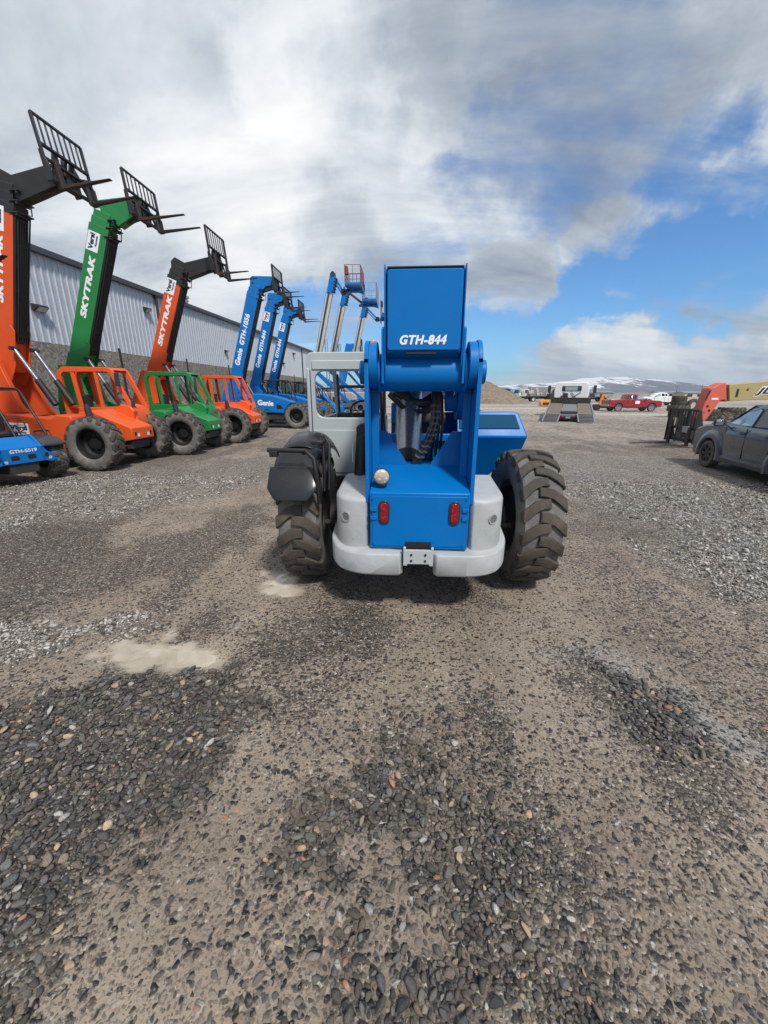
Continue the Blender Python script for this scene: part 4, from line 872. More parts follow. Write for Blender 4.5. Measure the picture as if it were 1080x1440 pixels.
# ================================================================== RIGHT SIDE
def car_wheel(parent, loc, Rr, W, side, rimm, spokes=5):
    mt, _, _ = tyre_meshes(Rr, W, 0, 'car', .66)
    o = link('tyre', mt, None, parent, 0, 50); o.location = loc
    if side < 0: o.scale = (1, -1, 1)
    h = W / 2; a = Rr * .66; r = MB()
    r.lathe([(a + .005, -h * .8), (a + .005, h * .86), (a - .02, h * .86), (a - .035, h * .3), (a * .3, h * .12), (.001, h * .12), (.001, -h * .3), (a - .03, -h * .3)], n=36)
    for i in range(spokes):
        t = i * 2 * math.pi / spokes
        for dt in (-.10, .10):
            r.bar((a * .18 * math.cos(t), h * .62, a * .18 * math.sin(t)), ((a - .012) * math.cos(t + dt), h * .70, (a - .012) * math.sin(t + dt)), .05, .035, (0, 1, 0))
    r.cyl((0, h * .3, 0), (0, h * .72, 0), a * .22, 16)
    r.build('rim', rimm, o, .004); return o
def arch_profile(x0, x1, zlow, top, arches, ra, zc, n=12):
    """closed (x,z) outline: flat sill with wheel arch cutouts, top = list of (x,z) from x1 back to x0"""
    pts = [(x0, zlow)]
    for cx in sorted(arches):
        a0 = math.asin(max(-1, min(1, (zlow - zc) / ra)))
        for i in range(n + 1):
            t = math.pi - a0 - (math.pi - 2 * a0) * i / n; pts.append((cx + ra * math.cos(t), zc + ra * math.sin(t)))
    pts.append((x1, zlow)); return pts + top
SGLASS = glass('sky reflecting glass', (.10, .16, .22), .04); SGLASS.node_tree.nodes['Principled BSDF'].inputs['Metallic'].default_value = .35; SGLASS.node_tree.nodes['Principled BSDF'].inputs['Base Color'].default_value = (.35, .5, .62, 1)
def suv():
    hd = math.atan2(.985, .17); fxw = V((7.6, 10.32, 0)); d = V((math.cos(hd), math.sin(hd), 0)); lft = V((-d.y, d.x, 0))
    c = fxw - lft * .76 - d * 1.315
    r = empty('parked_car', (c.x, c.y, 0), hd, 'dark blue grey compact wagon at the right edge with dusty flared fenders', 'car')
    top = [(2.20, .55), (2.22, .75), (2.12, .92), (1.75, 1.02), (1.0, 1.08), (.2, 1.06), (-1.2, 1.08), (-2.0, 1.08), (-2.15, .9), (-2.18, .5)]
    body = MB(); ar = (-1.315, 1.315)
    pr = arch_profile(-2.15, 2.15, .24, top, ar, .385, .33)
    body.prism(pr, 'y', -.80, .80); bo = body.build('body', SUVM, r, .05, 40, seg=3)
    # curved doors skin + fender flares
    for cx in ar:
        for s in (-1, 1):
            rows = []
            for i in range(17):
                t = R(-12 + 204 * i / 16); row = []
                for rr_, yy in ((.375, .72), (.385, .865), (.42, .885), (.50, .872), (.57, .835), (.60, .79)):
                    row.append((cx + rr_ * math.cos(t) * (1.0 if rr_ < .45 else 1.05), s * yy, .33 + rr_ * math.sin(t)))
                rows.append(row)
            MB().grid(rows).build('fender', SUVM, r, 0, 60)
    for s in (-1, 1):
        rows = []
        for x in (-.78, -.6, -.3, 0, .3, .6, .78):
            e = .012 * (1 - (x / .8) ** 2); rows.append([(x, s * (.80 + dy + e), z) for z, dy in ((.26, .03), (.34, .045), (.40, .025), (.60, .035), (.82, .04), (.95, .03), (1.06, -.01), (1.09, -.05))])
        MB().grid(rows).build('door_panel', SUVM, r, 0, 60)
        MB().bb(-.004, .004, s * .835, s * .853, .40, 1.05).bb(-.02 + .79, -.012 + .79, s * .825, s * .838, .42, 1.0).build('door_gap', BLKLET, r)
        MB().bar((.80, s * .85, .29), (-.80, s * .85, .29), .03, .10).build('sill', BLACKP, r, .01)
        for x in (.12, -.72): MB().tube([(x - .09, s * .845, .93), (x - .07, s * .875, .935), (x + .07, s * .875, .935), (x + .09, s * .845, .93)], .013, 8).bb(x - .10, x + .10, s * .835, s * .846, .90, .965).build('door_handle', BLACKP, r, .004)
    # greenhouse loft
    def sec(x, zt, w, wb): return [(x, -wb, 1.04), (x, -w - .02, zt - .12), (x, -w + .06, zt - .03), (x, -w + .2, zt), (x, 0, zt + .02), (x, w - .2, zt), (x, w - .06, zt - .03), (x, w + .02, zt - .12), (x, wb, 1.04)]
    secs = [sec(1.12, 1.10, .66, .76), sec(.78, 1.36, .60, .77), sec(.48, 1.53, .58, .78), (sec(.0, 1.60, .58, .79)), sec(-.8, 1.615, .58, .79), sec(-1.6, 1.59, .57, .78), sec(-1.95, 1.52, .56, .76), sec(-2.08, 1.2, .60, .74)]
    g = MB(); g.grid(secs); g.add(secs[-1], [tuple(range(9))]); g.build('roof', SUVM, r, 0, 50)
    for s in (-1, 1):
        def wpt(x, z):
            # point on the side surface between belt and roof rail
            zt = np.interp(x, [-2.08, -1.95, -1.6, -.8, 0, .48, .78, 1.12], [1.2, 1.52, 1.59, 1.615, 1.6, 1.53, 1.36, 1.10]); w = .60; k = (z - 1.04) / max(.02, zt - .12 - 1.04)
            wb = .785; return (x, s * (wb + (w + .0 - wb) * min(1.05, k) + .012), z)
        for poly in ([(.88, 1.10), (.74, 1.22), (.46, 1.39), (.12, 1.455), (.06, 1.44), (.0, 1.10)], [(-.10, 1.10), (-.06, 1.455), (-.35, 1.47), (-.80, 1.46), (-.92, 1.30), (-.88, 1.12)], [(-1.02, 1.14), (-.98, 1.44), (-1.5, 1.43), (-1.68, 1.20)]):
            cxp = sum(p[0] for p in poly) / len(poly); czp = sum(p[1] for p in poly) / len(poly)
            MB().add([wpt(cxp + (p[0] - cxp) * 1.08, czp + (p[1] - czp) * 1.12) for p in poly], [tuple(range(len(poly)))]).build('window_seal', BLKLET, r, 0, 0, .008)
            MB().add([tuple(V(wpt(*p)) + V((0, s * .008, 0))) for p in poly], [tuple(range(len(poly)))]).build('side_window', SGLASS if poly[0][0] > .5 else GLASS, r, 0, 0, .008)
    MB().add([(1.10, -.62, 1.13), (1.10, .62, 1.13), (.50, .52, 1.52), (.50, -.52, 1.52)], [(0, 1, 2, 3)]).build('windscreen', GLASS, r, 0, 0, .03)
    for s in (-1, 1):
        mm = MB().box((.86, s * .97, 1.12), (.10, .20, .17)).build('wing_mirror', BLACKP, r, .04, seg=3)
        MB().box((.805, s * .98, 1.12), (.008, .15, .12)).build('mirror_glass', MIRR, mm, .003)
        MB().bar((.86, s * .80, 1.06), (.86, s * .9, 1.09), .05, .03).build('mirror_arm', BLACKP, mm)
        MB().box((2.12, s * .6, .78), (.12, .28, .2)).build('headlight', CLEARL, r, .04)
    MB().bb(-1.9, 1.9, -.7, .7, .22, .7).build('underbody', BLKLET, r)
    for cx in ar:
        for s in (-1, 1): car_wheel(r, (cx, s * .765, .33), .33, .215, s, paint('dark alloy', (.035, .034, .033), .45, .4, .4, (.10, .085, .07)) if cx > 0 else paint('dusty alloy', (.16, .15, .14), .45, .4, .4, (.10, .085, .07)), 7)
suv()
def pickup(label, x, y, rz, mat, sc=1.):
    r = empty('pickup_truck', (x, y, 0), rz, label, 'pickup truck'); r.scale = (sc,) * 3
    top = [(2.75, .62), (2.76, .95), (2.62, 1.10), (1.2, 1.20), (1.05, 1.22), (-.55, 1.22), (-.62, 1.24), (-2.62, 1.24), (-2.70, 1.15), (-2.70, .6)]
    MB().prism(arch_profile(-2.66, 2.72, .45, top, (-1.7, 1.75), .47, .40), 'y', -.92, .92).build('body', mat, r, .05, 40, seg=3)
    def sec(x, zt, w): return [(x, -.86, 1.2), (x, -w - .04, zt - .12), (x, -w + .08, zt), (x, 0, zt + .02), (x, w - .08, zt), (x, w + .04, zt - .12), (x, .86, 1.2)]
    s_ = [sec(1.15, 1.22, .80), sec(.95, 1.38, .72), sec(.35, 1.74, .66), (sec(-.3, 1.78, .66)), sec(-.72, 1.74, .66), sec(-.85, 1.25, .74)]
    MB().grid(s_).add(s_[-1], [tuple(range(7))]).build('cab_roof', mat, r, 0, 50)
    for s in (-1, 1):
        for poly in ([(.98, 1.27), (.42, 1.62), (.22, 1.64), (.18, 1.27)], [(.08, 1.27), (.10, 1.65), (-.30, 1.66), (-.34, 1.27)], [(-.42, 1.27), (-.40, 1.65), (-.66, 1.62), (-.72, 1.30)]):
            MB().add([(px, s * (.87 - .16 * (pz - 1.2) / .45), pz) for px, pz in poly], [tuple(range(len(poly)))]).build('side_window', GLASS if poly[0][0] < .5 else CGLASS, r, 0, 0, .012)
        MB().box((.95, s * 1.02, 1.28), (.1, .2, .16)).build('wing_mirror', BLACKP, r, .03)
        MB().bb(-.36, -.34, s * .915, s * .925, .55, 1.2).bb(1.0, 1.02, s * .915, s * .925, .55, 1.15).bb(-.88, -.86, s * .915, s * .925, .5, 1.22).build('panel_gap', BLKLET, r)
        MB().bb(-.28, -.12, s * .925, s * .94, 1.06, 1.10).build('door_handle', BLACKP, r)
        MB().bb(-.95, 1.2, s * .86, s * .93, .36, .42).build('running_board', BLACKP, r, .01)
        for cx in (-1.7, 1.75): car_wheel(r, (cx, s * .80, .40), .40, .26, s, GALV, 6)
        MB().box((2.66, s * .68, .92), (.14, .36, .22)).build('headlight', CLEARL, r, .04); MB().box((-2.68, s * .84, .98), (.08, .14, .36)).build('tail_light', REDL, r, .02)
    MB().bb(2.6, 2.82, -.9, .9, .50, .72).bb(-2.85, -2.66, -.88, .88, .52, .70).build('bumper', GALV if mat is not WHITE else BLACKP, r, .04)
    MB().bb(2.70, 2.76, -.5, .5, .76, 1.04).build('grille', BLKLET, r, .02)
    MB().bb(-2.4, 2.4, -.7, .7, .38, .8).build('underbody', BLKLET, r)
    if mat is REDM: MB().bb(-.05, .42, -.932, -.926, .80, 1.10).build('door_placard', STICK, r)
    return r
CGLASS = glass('pale reflecting glass', (.25, .33, .36), .08)
pickup('dark red pickup truck with a white door placard, parked facing right', 22.15, 42.0, R(1), REDM, .92)
pickup('small white pickup truck far beyond the red one', 36.5, 62, R(178), WHITE)

DECKG = paint('scuffed grey deck', (.20, .20, .20), .6, .2, .4, (.10, .09, .08), scale=2)
def flatbed():
    r = empty('flatbed_truck', (10.25, 26.5, 0), R(-21), 'white flatbed truck seen from behind with two mesh loading ramps folded down', 'truck'); r.scale = (1.12, 1.05, 1.)
    # local: +y forward. low tilt deck, steep mesh ramps at the tail
    def slab(x0, x1, y0, z0, y1, z1, t): return MB().add([(x0, y0, z0), (x1, y0, z0), (x1, y1, z1), (x0, y1, z1), (x0, y0, z0 - t), (x1, y0, z0 - t), (x1, y1, z1 - t), (x0, y1, z1 - t)], [(0, 1, 2, 3), (7, 6, 5, 4), (0, 4, 5, 1), (1, 5, 6, 2), (2, 6, 7, 3), (3, 7, 4, 0)])
    slab(-.42, .42, 0, .46, 6.0, .98, .14).build('deck', DECKG, r, .01)
    for s in (-1, 1):
        slab(s * .45, s * 1.22, -.02, .48, 5.9, 1.0, .14).build('deck_plank_strip', WOOD, r, .01)
        MB().bar((s * 1.27, -.02, .46), (s * 1.27, 6.0, .98), .08, .14).build('deck_rail', GALV, r, .006)
        x0 = s * .84; rp = MB()
        for xx in (x0 - .40, x0 + .40): rp.bar((xx, 0, .48), (xx + s * .10, -.85, .04), .055, .07)
        for k in range(7):
            t = k / 6; rp.bar((x0 - .40 + s * .10 * t, -.85 * t, .48 - .44 * t), (x0 + .40 + s * .10 * t, -.85 * t, .48 - .44 * t), .03, .03)
        ro = rp.build('ramp', GALV, r, .004)
        slab(x0 - .38 + s * .05, x0 + .38 + s * .05, -.83, .03, -.02, .45, .015).build('ramp_mesh', DARK, ro)
        MB().box((s * .34, -.04, .30), (.14, .05, .08)).build('tail_light', REDL, r)
    MB().bb(-1.2, 1.2, .0, .12, .18, .34).bb(-.45, .45, .1, 7.8, .4, .6).build('frame', DARK, r, .01)
    MB().bb(-1.27, 1.27, 5.95, 6.1, .95, 1.42).bb(-.5, .5, 5.7, 5.94, 1.0, 1.16).build('headboard', DARK, r, .01)
    c = MB(); cz = [(-1.05, .9), (-1.12, 1.9), (-1.05, 2.42), (-.92, 2.56), (.92, 2.56), (1.05, 2.42), (1.12, 1.9), (1.05, .9)]
    c.prism(cz, 'y', 6.6, 8.6); co_ = c.build('cab', WHITE, r, .05, seg=3)
    MB().prism(rrect(-.62, .62, 1.90, 2.28, .06), 'y', 6.575, 6.61).build('rear_window', GLASS, co_, .004); MB().prism(rrect(-.42, .36, 1.94, 2.24, .04), 'y', 6.568, 6.58).build('window_pane', CGLASS, co_)
    MB().bar((-.5, 6.56, 1.85), (-.1, 6.56, 1.35), .04, .03).bar((.6, 6.56, 1.85), (.1, 6.56, 1.4), .04, .03).bar((0, 6.55, 1.85), (.3, 6.55, 1.4), .04, .03).bb(-.5, -.2, 6.5, 6.6, 1.45, 1.75).cyl((-.6, 6.52, 1.5), (-.6, 6.58, 1.5), .06, 12).build('rear_fittings', DARK, co_)
    MB().bb(-1.1, 1.1, 8.4, 10.0, .6, 1.55).build('bonnet', WHITE, r, .1, seg=3)
    for s in (-1, 1):
        MB().bb(s * 1.05, s * 1.15, 6.5, 8.4, .55, 1.3).build('fuel_tank', WHITE, r, .03)
        mo = MB().box((s * 1.52, 8.35, 2.05), (.22, .12, .60)).build('wing_mirror', BLACKP, r, .04); MB().tube([(s * 1.1, 8.4, 2.35), (s * 1.5, 8.37, 2.4), (s * 1.5, 8.37, 1.7), (s * 1.1, 8.4, 1.55)], .02, 6).build('mirror_arm', BLACKP, mo)
    for yy, xs in ((4.2, (-.95, .95)), (8.9, (-.98, .98))):
        for xx in xs:
            w = wheel(r, (xx, yy, .40), .40, .27, 0, 1 if xx > 0 else -1, WHITE, R(-90), 'car', .56)
    MB().bb(-.15, .1, -.07, -.03, .2, .32).build('number_plate', GALV, r)
flatbed()

# --- telehandler with tan boom reaching in from the right
def jlg():
    r = empty('telehandler', (13.6, 14.9, 0), R(180), 'tan boomed telehandler on the right lowering a faded red boom nose with black fork carriage', 'telehandler')
    # local +x points to world -x
    for xx in (0, -3.3):
        for s in (-1, 1): wheel(r, (xx, s * 1.0, .62), .62, .38, 17, s)
    MB().bb(-4.4, .3, -.42, .42, .5, 1.0).cyl((0, -1, .62), (0, 1, .62), .12, 14).cyl((-3.3, -1, .62), (-3.3, 1, .62), .12, 14).build('chassis', DARK, r, .02)
    MB().prism([(-3.6, .7), (-3.6, 1.45), (-1.0, 1.35), (-.6, .7)], 'y', .45, 1.05).build('engine_hood', SALMON, r, .05)
    MB().prism([(-2.6, .7), (-2.6, 1.25), (-2.5, 2.35), (-1.2, 2.35), (-.75, 1.2), (-.75, .7)], 'y', -1.15, -.5).build('cab', OLIVE, r, .06)
    MB().prism([(-2.45, 1.4), (-2.4, 2.2), (-1.3, 2.2), (-.95, 1.4)], 'y', -1.17, -1.12).build('side_window', GLASS, r)
    b0 = at(1018, 545, 14.9); X0 = 13.6 - b0[0]     # local x of the boom end
    def lx(px, py): p = at(px, py, 14.65); return (13.6 - p[0], p[2])
    t1, t2, b1, b2 = lx(1019, 541), lx(1079, 536), lx(1019, 564), lx(1079, 561)
    sl = (t2[1] - t1[1]) / (t2[0] - t1[0]); slb = (b2[1] - b1[1]) / (b2[0] - b1[0]); far = -4.6
    pr = [t1, (far, t1[1] + sl * (far - t1[0])), (far, b1[1] + slb * (far - b1[0])), b1]
    bo = MB().prism(pr, 'y', -.02, .46).build('boom', OLIVE, r, .012)
    MB().bb(t1[0] - .35, t1[0] - .28, .462, .47, b1[1] + .14, t1[1] - .14).cyl((t1[0] - .62, .462, t1[1] - .16), (t1[0] - .62, .47, t1[1] - .16), .035, 12).build('cutout', DARK, bo)
    # lettering on the visible side (towards the camera = local +y), reads left to right in world -> local -x
    p = lx(1051.5, 557)
    text('JLG', 'lettering', bo, (p[0], .468, p[1] - .02), (-1, 0, 0), (0, 0, 1), .95, .34, STICK, .05, .35, 1.05)
    text('JLG', 'lettering', bo, (p[0] - .03, .474, p[1] + .015), (-1, 0, 0), (0, 0, 1), .89, .27, BLKLET, .025, .35, 1.05)
    h = [lx(1016, 538), lx(1008, 540), lx(1001, 544), lx(995, 546), (lx(983, 574)), (lx(976, 597)), lx(979, 597.5), lx(990, 588), lx(1008, 563), lx(1013, 562), lx(1017, 565)]
    ho = MB().prism(h, 'y', .0, .42).build('boom_nose', SALMON, r, .02)
    MB().prism([lx(996, 548), lx(992, 550), lx(986, 562), lx(988, 563)], 'y', .42, .426).build('slot', DARK, ho); 
    hc = MB()
    for q in ((990, 571), (992, 577), (985, 580)): a = lx(*q); hc.cyl((a[0], .42, a[1]), (a[0], .426, a[1]), .045 if q[0] > 988 else .02, 12)
    hc.build('pin_hole', DARK, ho)
    a = lx(996, 562); MB().bb(a[0] - .2, a[0] + .02, .42, .426, a[1], a[1] + .06).build('sticker', STICK, ho)
    # carriage
    cx = 13.6 - at(962, 620, 14.2)[0]
    c = MB()
    x1 = cx - .1
    c.box((x1, .25, 1.22), (.05, 1.5, .08)); c.box((x1 - .02, .25, .62), (.08, 1.5, .09)); c.box((x1 - .02, .25, .22), (.1, 1.5, .12))
    for k in range(12): c.box((x1, -.46 + k * .13, .92), (.03, .035, .6))
    for s in (-.5, 1.0): c.prism([(x1 - .35, .12), (x1 + .04, .12), (x1 + .04, .6), (x1 + .04, 1.24), (x1 - .05, 1.24), (x1 - .22, .6)], 'y', s - .02, s + .02)
    for s in (0, .5): c.prism([(x1 - .5, .35), (x1, .12), (x1, 1.2), (x1 - .3, .9)], 'y', s - .03, s + .03)
    c.build('carriage', BLACK, r, .008)
    MB().box((x1 + .04, .55, .58), (.03, .3, .22)).build('mount_plate', GALV, r, .01)
    for s in (-.22, .78): MB().prism([(x1 + .03, .66), (x1 + .03, .03), (x1 + 1.4, .02), (x1 + 1.4, .035), (x1 + .10, .085), (x1 + .085, .66)], 'y', s - .06, s + .06).build('fork', RUST, r, .006)
jlg()

# --- loose tyres: each stack element a thing of its own
TG = 'tyres piled behind the fork carriage'
def loose_tyre(label, px, py, Y, Rr, W, lay=True, rz=0., z=None, tilt=0.):
    p = at(px, py, Y); mt, ml, _ = tyre_meshes(Rr, W, 17, 'lug', .56)
    r = empty('loose_tyre', (p[0], Y, p[2] if z is None else z), 0, label, 'tyre', TG)
    o = link('carcass', mt, None, r, 0, 50); l = link('tread', ml, None, r, 0, 30)
    for q in (o, l): q.rotation_euler = (R(90) if lay else tilt, 0, rz)
    return r
loose_tyre('bottom tyre of the four piled up left of the red boom nose', 956, 580, 32, .74, .42, z=.21)
loose_tyre('second tyre up in the pile of four, wide and lying flat', 954, 575, 32, .74, .42, z=.64)
loose_tyre('third tyre up in the pile of four, smaller than the ones below', 955, 566, 32, .48, .34, z=1.03)
loose_tyre('topmost tyre of the pile of four beside the red boom nose', 956, 558, 32, .49, .34, z=1.38)
loose_tyre('tyre lying flat between the pile of four and the red boom nose', 976, 580, 32, .62, .38, z=.19)
loose_tyre('tyre leaning on edge just left of the red boom nose', 975, 568, 32.6, .48, .34, False, 0., z=.85, tilt=R(8))
loose_tyre('flat tyre seen below the elbow of the red boom nose, lower of two', 1002, 580, 28, .55, .36, z=.18)
loose_tyre('flat tyre seen below the elbow of the red boom nose, upper of two', 1001, 572, 28, .52, .36, z=.55)
loose_tyre('big tyre leaning behind the bonnet of the dark car', 1014, 590, 16.5, .56, .38, False, R(60), z=.55, tilt=R(20))
loose_tyre('grey dusty tyre lying flat under the tan boom, lower one', 1029, 577, 28, .78, .42, z=.21)
loose_tyre('grey dusty tyre lying flat under the tan boom, upper one', 1030, 571, 28, .74, .42, z=.64)

# --- far vehicles
def box_truck(label, x, y, rz, cabm, boxm, L=6, kind='box'):
    r = empty('truck', (x, y, 0), rz, label, 'truck')
    MB().bb(-L, 1.8, -.5, .5, .5, .8).build('frame', DARK, r)
    MB().prism([(.0, .6), (.0, 2.5), (1.0, 2.55), (1.45, 1.7), (2.4, 1.5), (2.5, .6)], 'y', -1.05, 1.05).build('cab', cabm, r, .08)
    for s in (-1, 1): MB().prism([(.15, 1.6), (.15, 2.35), (.95, 2.35), (1.25, 1.65)], 'y', s * 1.05, s * 1.07).build('side_window', GLASS, r)
    if kind == 'box': MB().bb(-L, -.2, -1.15, 1.15, .9, 3.0).build('cargo_box', boxm, r, .03)
    elif kind == 'clutter':
        MB().bb(-L, -.2, -1.1, 1.1, .85, 1.05).build('bed', DARK, r)
        g = MB()
        for i in range(14): g.box((random.uniform(-L + .4, -.6), random.uniform(-.7, .7), random.uniform(1.3, 2.3)), (random.uniform(.3, 1.2), .6, random.uniform(.3, .9)), Matrix.Rotation(random.uniform(-.4, .4), 3, 'Y'))
        g.build('load', boxm, r, .02)
    else: MB().bb(-L, -.2, -1.15, 1.15, .85, 1.0).bb(-.35, -.25, -1.1, 1.1, 1.0, 1.9).build('bed', DARK, r)
    for xx in (1.5, -L + 1.2):
        for s in (-1, 1): wheel(r, (xx, s * .95, .48), .48, .3, 0, s, WHITE, 0, 'car', .56)
    return r
a = at(727, 562, 88); box_truck('distant pale blue cab truck carrying a jumbled load', a[0], 88, R(185), LTBLUE, CREAM, 8, 'clutter')
a = at(741, 562, 92); box_truck('distant white box truck beyond the pale blue one', a[0], 92, R(182), WHITE, GALV, 6.5, 'box')
a = at(766, 562, 84); box_truck('distant dark flatbed beyond the orange attachment', a[0] + 3, 84, R(180), DARK, DARK, 9, 'flat')
a = at(708, 562, 86); box_truck('distant dark low trailer truck by the gravel heap', a[0] + 1, 86, R(180), DARK, DARK, 6, 'flat')
p = at(769, 569, 57); r = empty('attachment', (p[0], 57, 0), 0, 'orange scoop attachment lying on the ground left of the flatbed truck', 'attachment')
MB().prism([(-.95, .05), (-1.0, .55), (-.6, .85), (.6, .85), (1.0, .55), (.95, .05)], 'y', -.5, .5).build('hopper', YEL, r, .05); MB().bb(-.7, .7, -.56, -.5, .2, .5).build('slots', DARK, r)
p = at(848, 572, 44); r = empty('trailer_hitch_gear', (p[0], 44.5, 0), 0, 'yellow hoist standing behind the tail of the red pickup', 'hoist')
MB().bar((-.3, 0, .3), (.1, 0, 1.6), .2, .2).bar((.1, 0, 1.6), (.5, 0, 1.2), .15, .15).build('mast', YEL, r, .02); MB().bb(-.9, .6, -.4, .4, .2, .45).cyl((-.5, -.45, .3), (-.5, .45, .3), .3, 16).build('base', DARK, r, .02)
# low far sheds and vehicles along the horizon
k = 0
for px, Y, w, h, mt, lab in ((1000, 180, 26, 2.0, CREAM, 'long low tan shed on the horizon right of the tyre pile'), (946, 210, 18, 2.2, WHITE, 'pale low shed on the horizon right of the red pickup'), (838, 170, 10, 2.2, GALV, 'grey low shed on the horizon between flatbed and red pickup'), (556, 150, 14, 4.5, CREAM, 'tan shed far behind the boom lifts'), (1064, 150, 22, 1.9, GALV, 'grey shed on the horizon above the dark car')):
    p = at(px, 552, Y); r = empty('shed', (p[0], Y, 0), 0, lab, 'shed')
    MB().bb(-w / 2, w / 2, -4, 4, 0, h * .8).build('wall', mt, r); MB().prism([(-4.4, h * .8), (0, h * 1.15), (4.4, h * .8)], 'x', -w / 2 - .3, w / 2 + .3).build('roof', GALV, r)
    d = MB()
    for i in range(int(w / 4)): d.bb(-w / 2 + 1 + i * 4, -w / 2 + 3 + i * 4, -4.05, -3.99, .1, h * .55)
    d.build('door', DARK, r)
for i, px in enumerate((1003, 986, 951, 832)):
    Y = 120 + 20 * i; p = at(px, 552, Y); r = empty('utility_pole', (p[0], Y, 0), 0, ['utility pole above the elbow of the red boom nose', 'utility pole just left of the red boom nose', 'utility pole behind the tyre pile', 'utility pole right of the flatbed truck'][i], 'pole')
    MB().cyl((0, 0, 0), (0, 0, 4.2), .10, 8, .07).bar((-.9, 0, 3.8), (.9, 0, 3.8), .12, .12).build('post', WOOD, r)

# ================================================================== GROUND
_perm = np.random.default_rng(5).random((512, 512))
def vnoise(x, y):
    xi = np.floor(x).astype(int); yi = np.floor(y).astype(int); fx = x - xi; fy = y - yi
    fx = fx * fx * (3 - 2 * fx); fy = fy * fy * (3 - 2 * fy)
    g = lambda a, b: _perm[a % 512, b % 512]
    return (g(xi, yi) * (1 - fx) + g(xi + 1, yi) * fx) * (1 - fy) + (g(xi, yi + 1) * (1 - fx) + g(xi + 1, yi + 1) * fx) * fy
def fbm(x, y, s, o=4):
    v = 0; a = .5; t = 0
    for i in range(o): v = v + a * vnoise(x * s + 17.3 * i, y * s + 9.1 * i); t += a; a *= .5; s *= 2.03
    return v / t
def smooth(v, a, b): t = np.clip((v - a) / (b - a), 0, 1); return t * t * (3 - 2 * t)
def sdf(x, y, poly):
    # signed distance to a polygon, positive inside
    d = np.full(x.shape, 1e9); ins = np.zeros(x.shape, bool); n = len(poly)
    for i in range(n):
        x0, y0 = poly[i]; x1, y1 = poly[(i + 1) % n]; ex, ey = x1 - x0, y1 - y0
        t = np.clip(((x - x0) * ex + (y - y0) * ey) / (ex * ex + ey * ey), 0, 1)
        d = np.minimum(d, np.hypot(x - x0 - t * ex, y - y0 - t * ey))
        if y0 != y1: ins ^= ((y0 > y) != (y1 > y)) & (x < (x1 - x0) * (y - y0) / (y1 - y0) + x0)
    return np.where(ins, d, -d)
PEBL = [(-2.9, 1.5), (-2.38, 1.9), (-1.81, 2.17), (-1.18, 2.24), (-0.85, 1.9), (-0.88, 1.3), (-1.01, .95), (-1.1, .6), (-1.15, .2), (-2.9, .2)]
PEBM = [(-.61, .3), (-.62, .86), (-.60, 1.13), (-.50, 1.68), (-.13, 2.1), (.22, 1.88), (.43, 1.29), (.52, .93), (.56, .3)]
PEBR = [(1.2, 2.6), (1.45, 2.3), (1.66, 2.05), (1.63, 1.61), (1.43, 1.38), (1.27, 1.54), (1.2, 1.94)]
PEBB = [(1.02, .95), (1.3, .85), (1.35, .3), (.95, .3)]
PEBU = [(-.7, 3.1), (.0, 3.0), (-.1, 2.2), (-1.0, 2.05), (-1.3, 2.6)]
LIGHTR = [(3.1, 14.), (7.5, 12), (8.5, 6.), (6.5, 4.2), (3.4, 2.95), (2.85, 3.4), (3.2, 5.4), (2.7, 7.5)]
LIGHTL = [(-9.5, 6.3), (-8.5, 8.8), (-3.4, 12.5), (-2.6, 8.2), (-3.5, 6.1), (-4.5, 5.2), (-6.5, 4.3)]
WHITEL = [(-3.8, 2.3), (-3.0, 2.75), (-2.3, 2.85), (-2.05, 2.62), (-2.5, 2.3), (-2.9, 2.0)]
DARKL = [(-6.2, 4.4), (-5.0, 5.4), (-3.9, 4.9), (-3.2, 3.7), (-3.6, 2.9)]
TAN = [(-.5, 1.8), (-.24, 2.35), (.38, 2.65), (.38, 2.1), (.13, 1.65), (-.24, 1.55)]
DUST = [(.9, 2.9), (1.3, 2.75), (1.75, 2.1), (1.9, 1.8), (1.5, 1.8), (1.1, 2.3)]
PUD = [(-2.21, 2.26), (-2.15, 2.39), (-1.84, 2.47), (-1.6, 2.42), (-1.38, 2.34), (-1.30, 2.20), (-1.55, 2.23), (-1.72, 2.26), (-1.98, 2.2)]
PUD2 = [(-1.50, 3.62), (-1.3, 3.66), (-1.13, 3.42), (-1.10, 3.2), (-1.27, 3.3)]
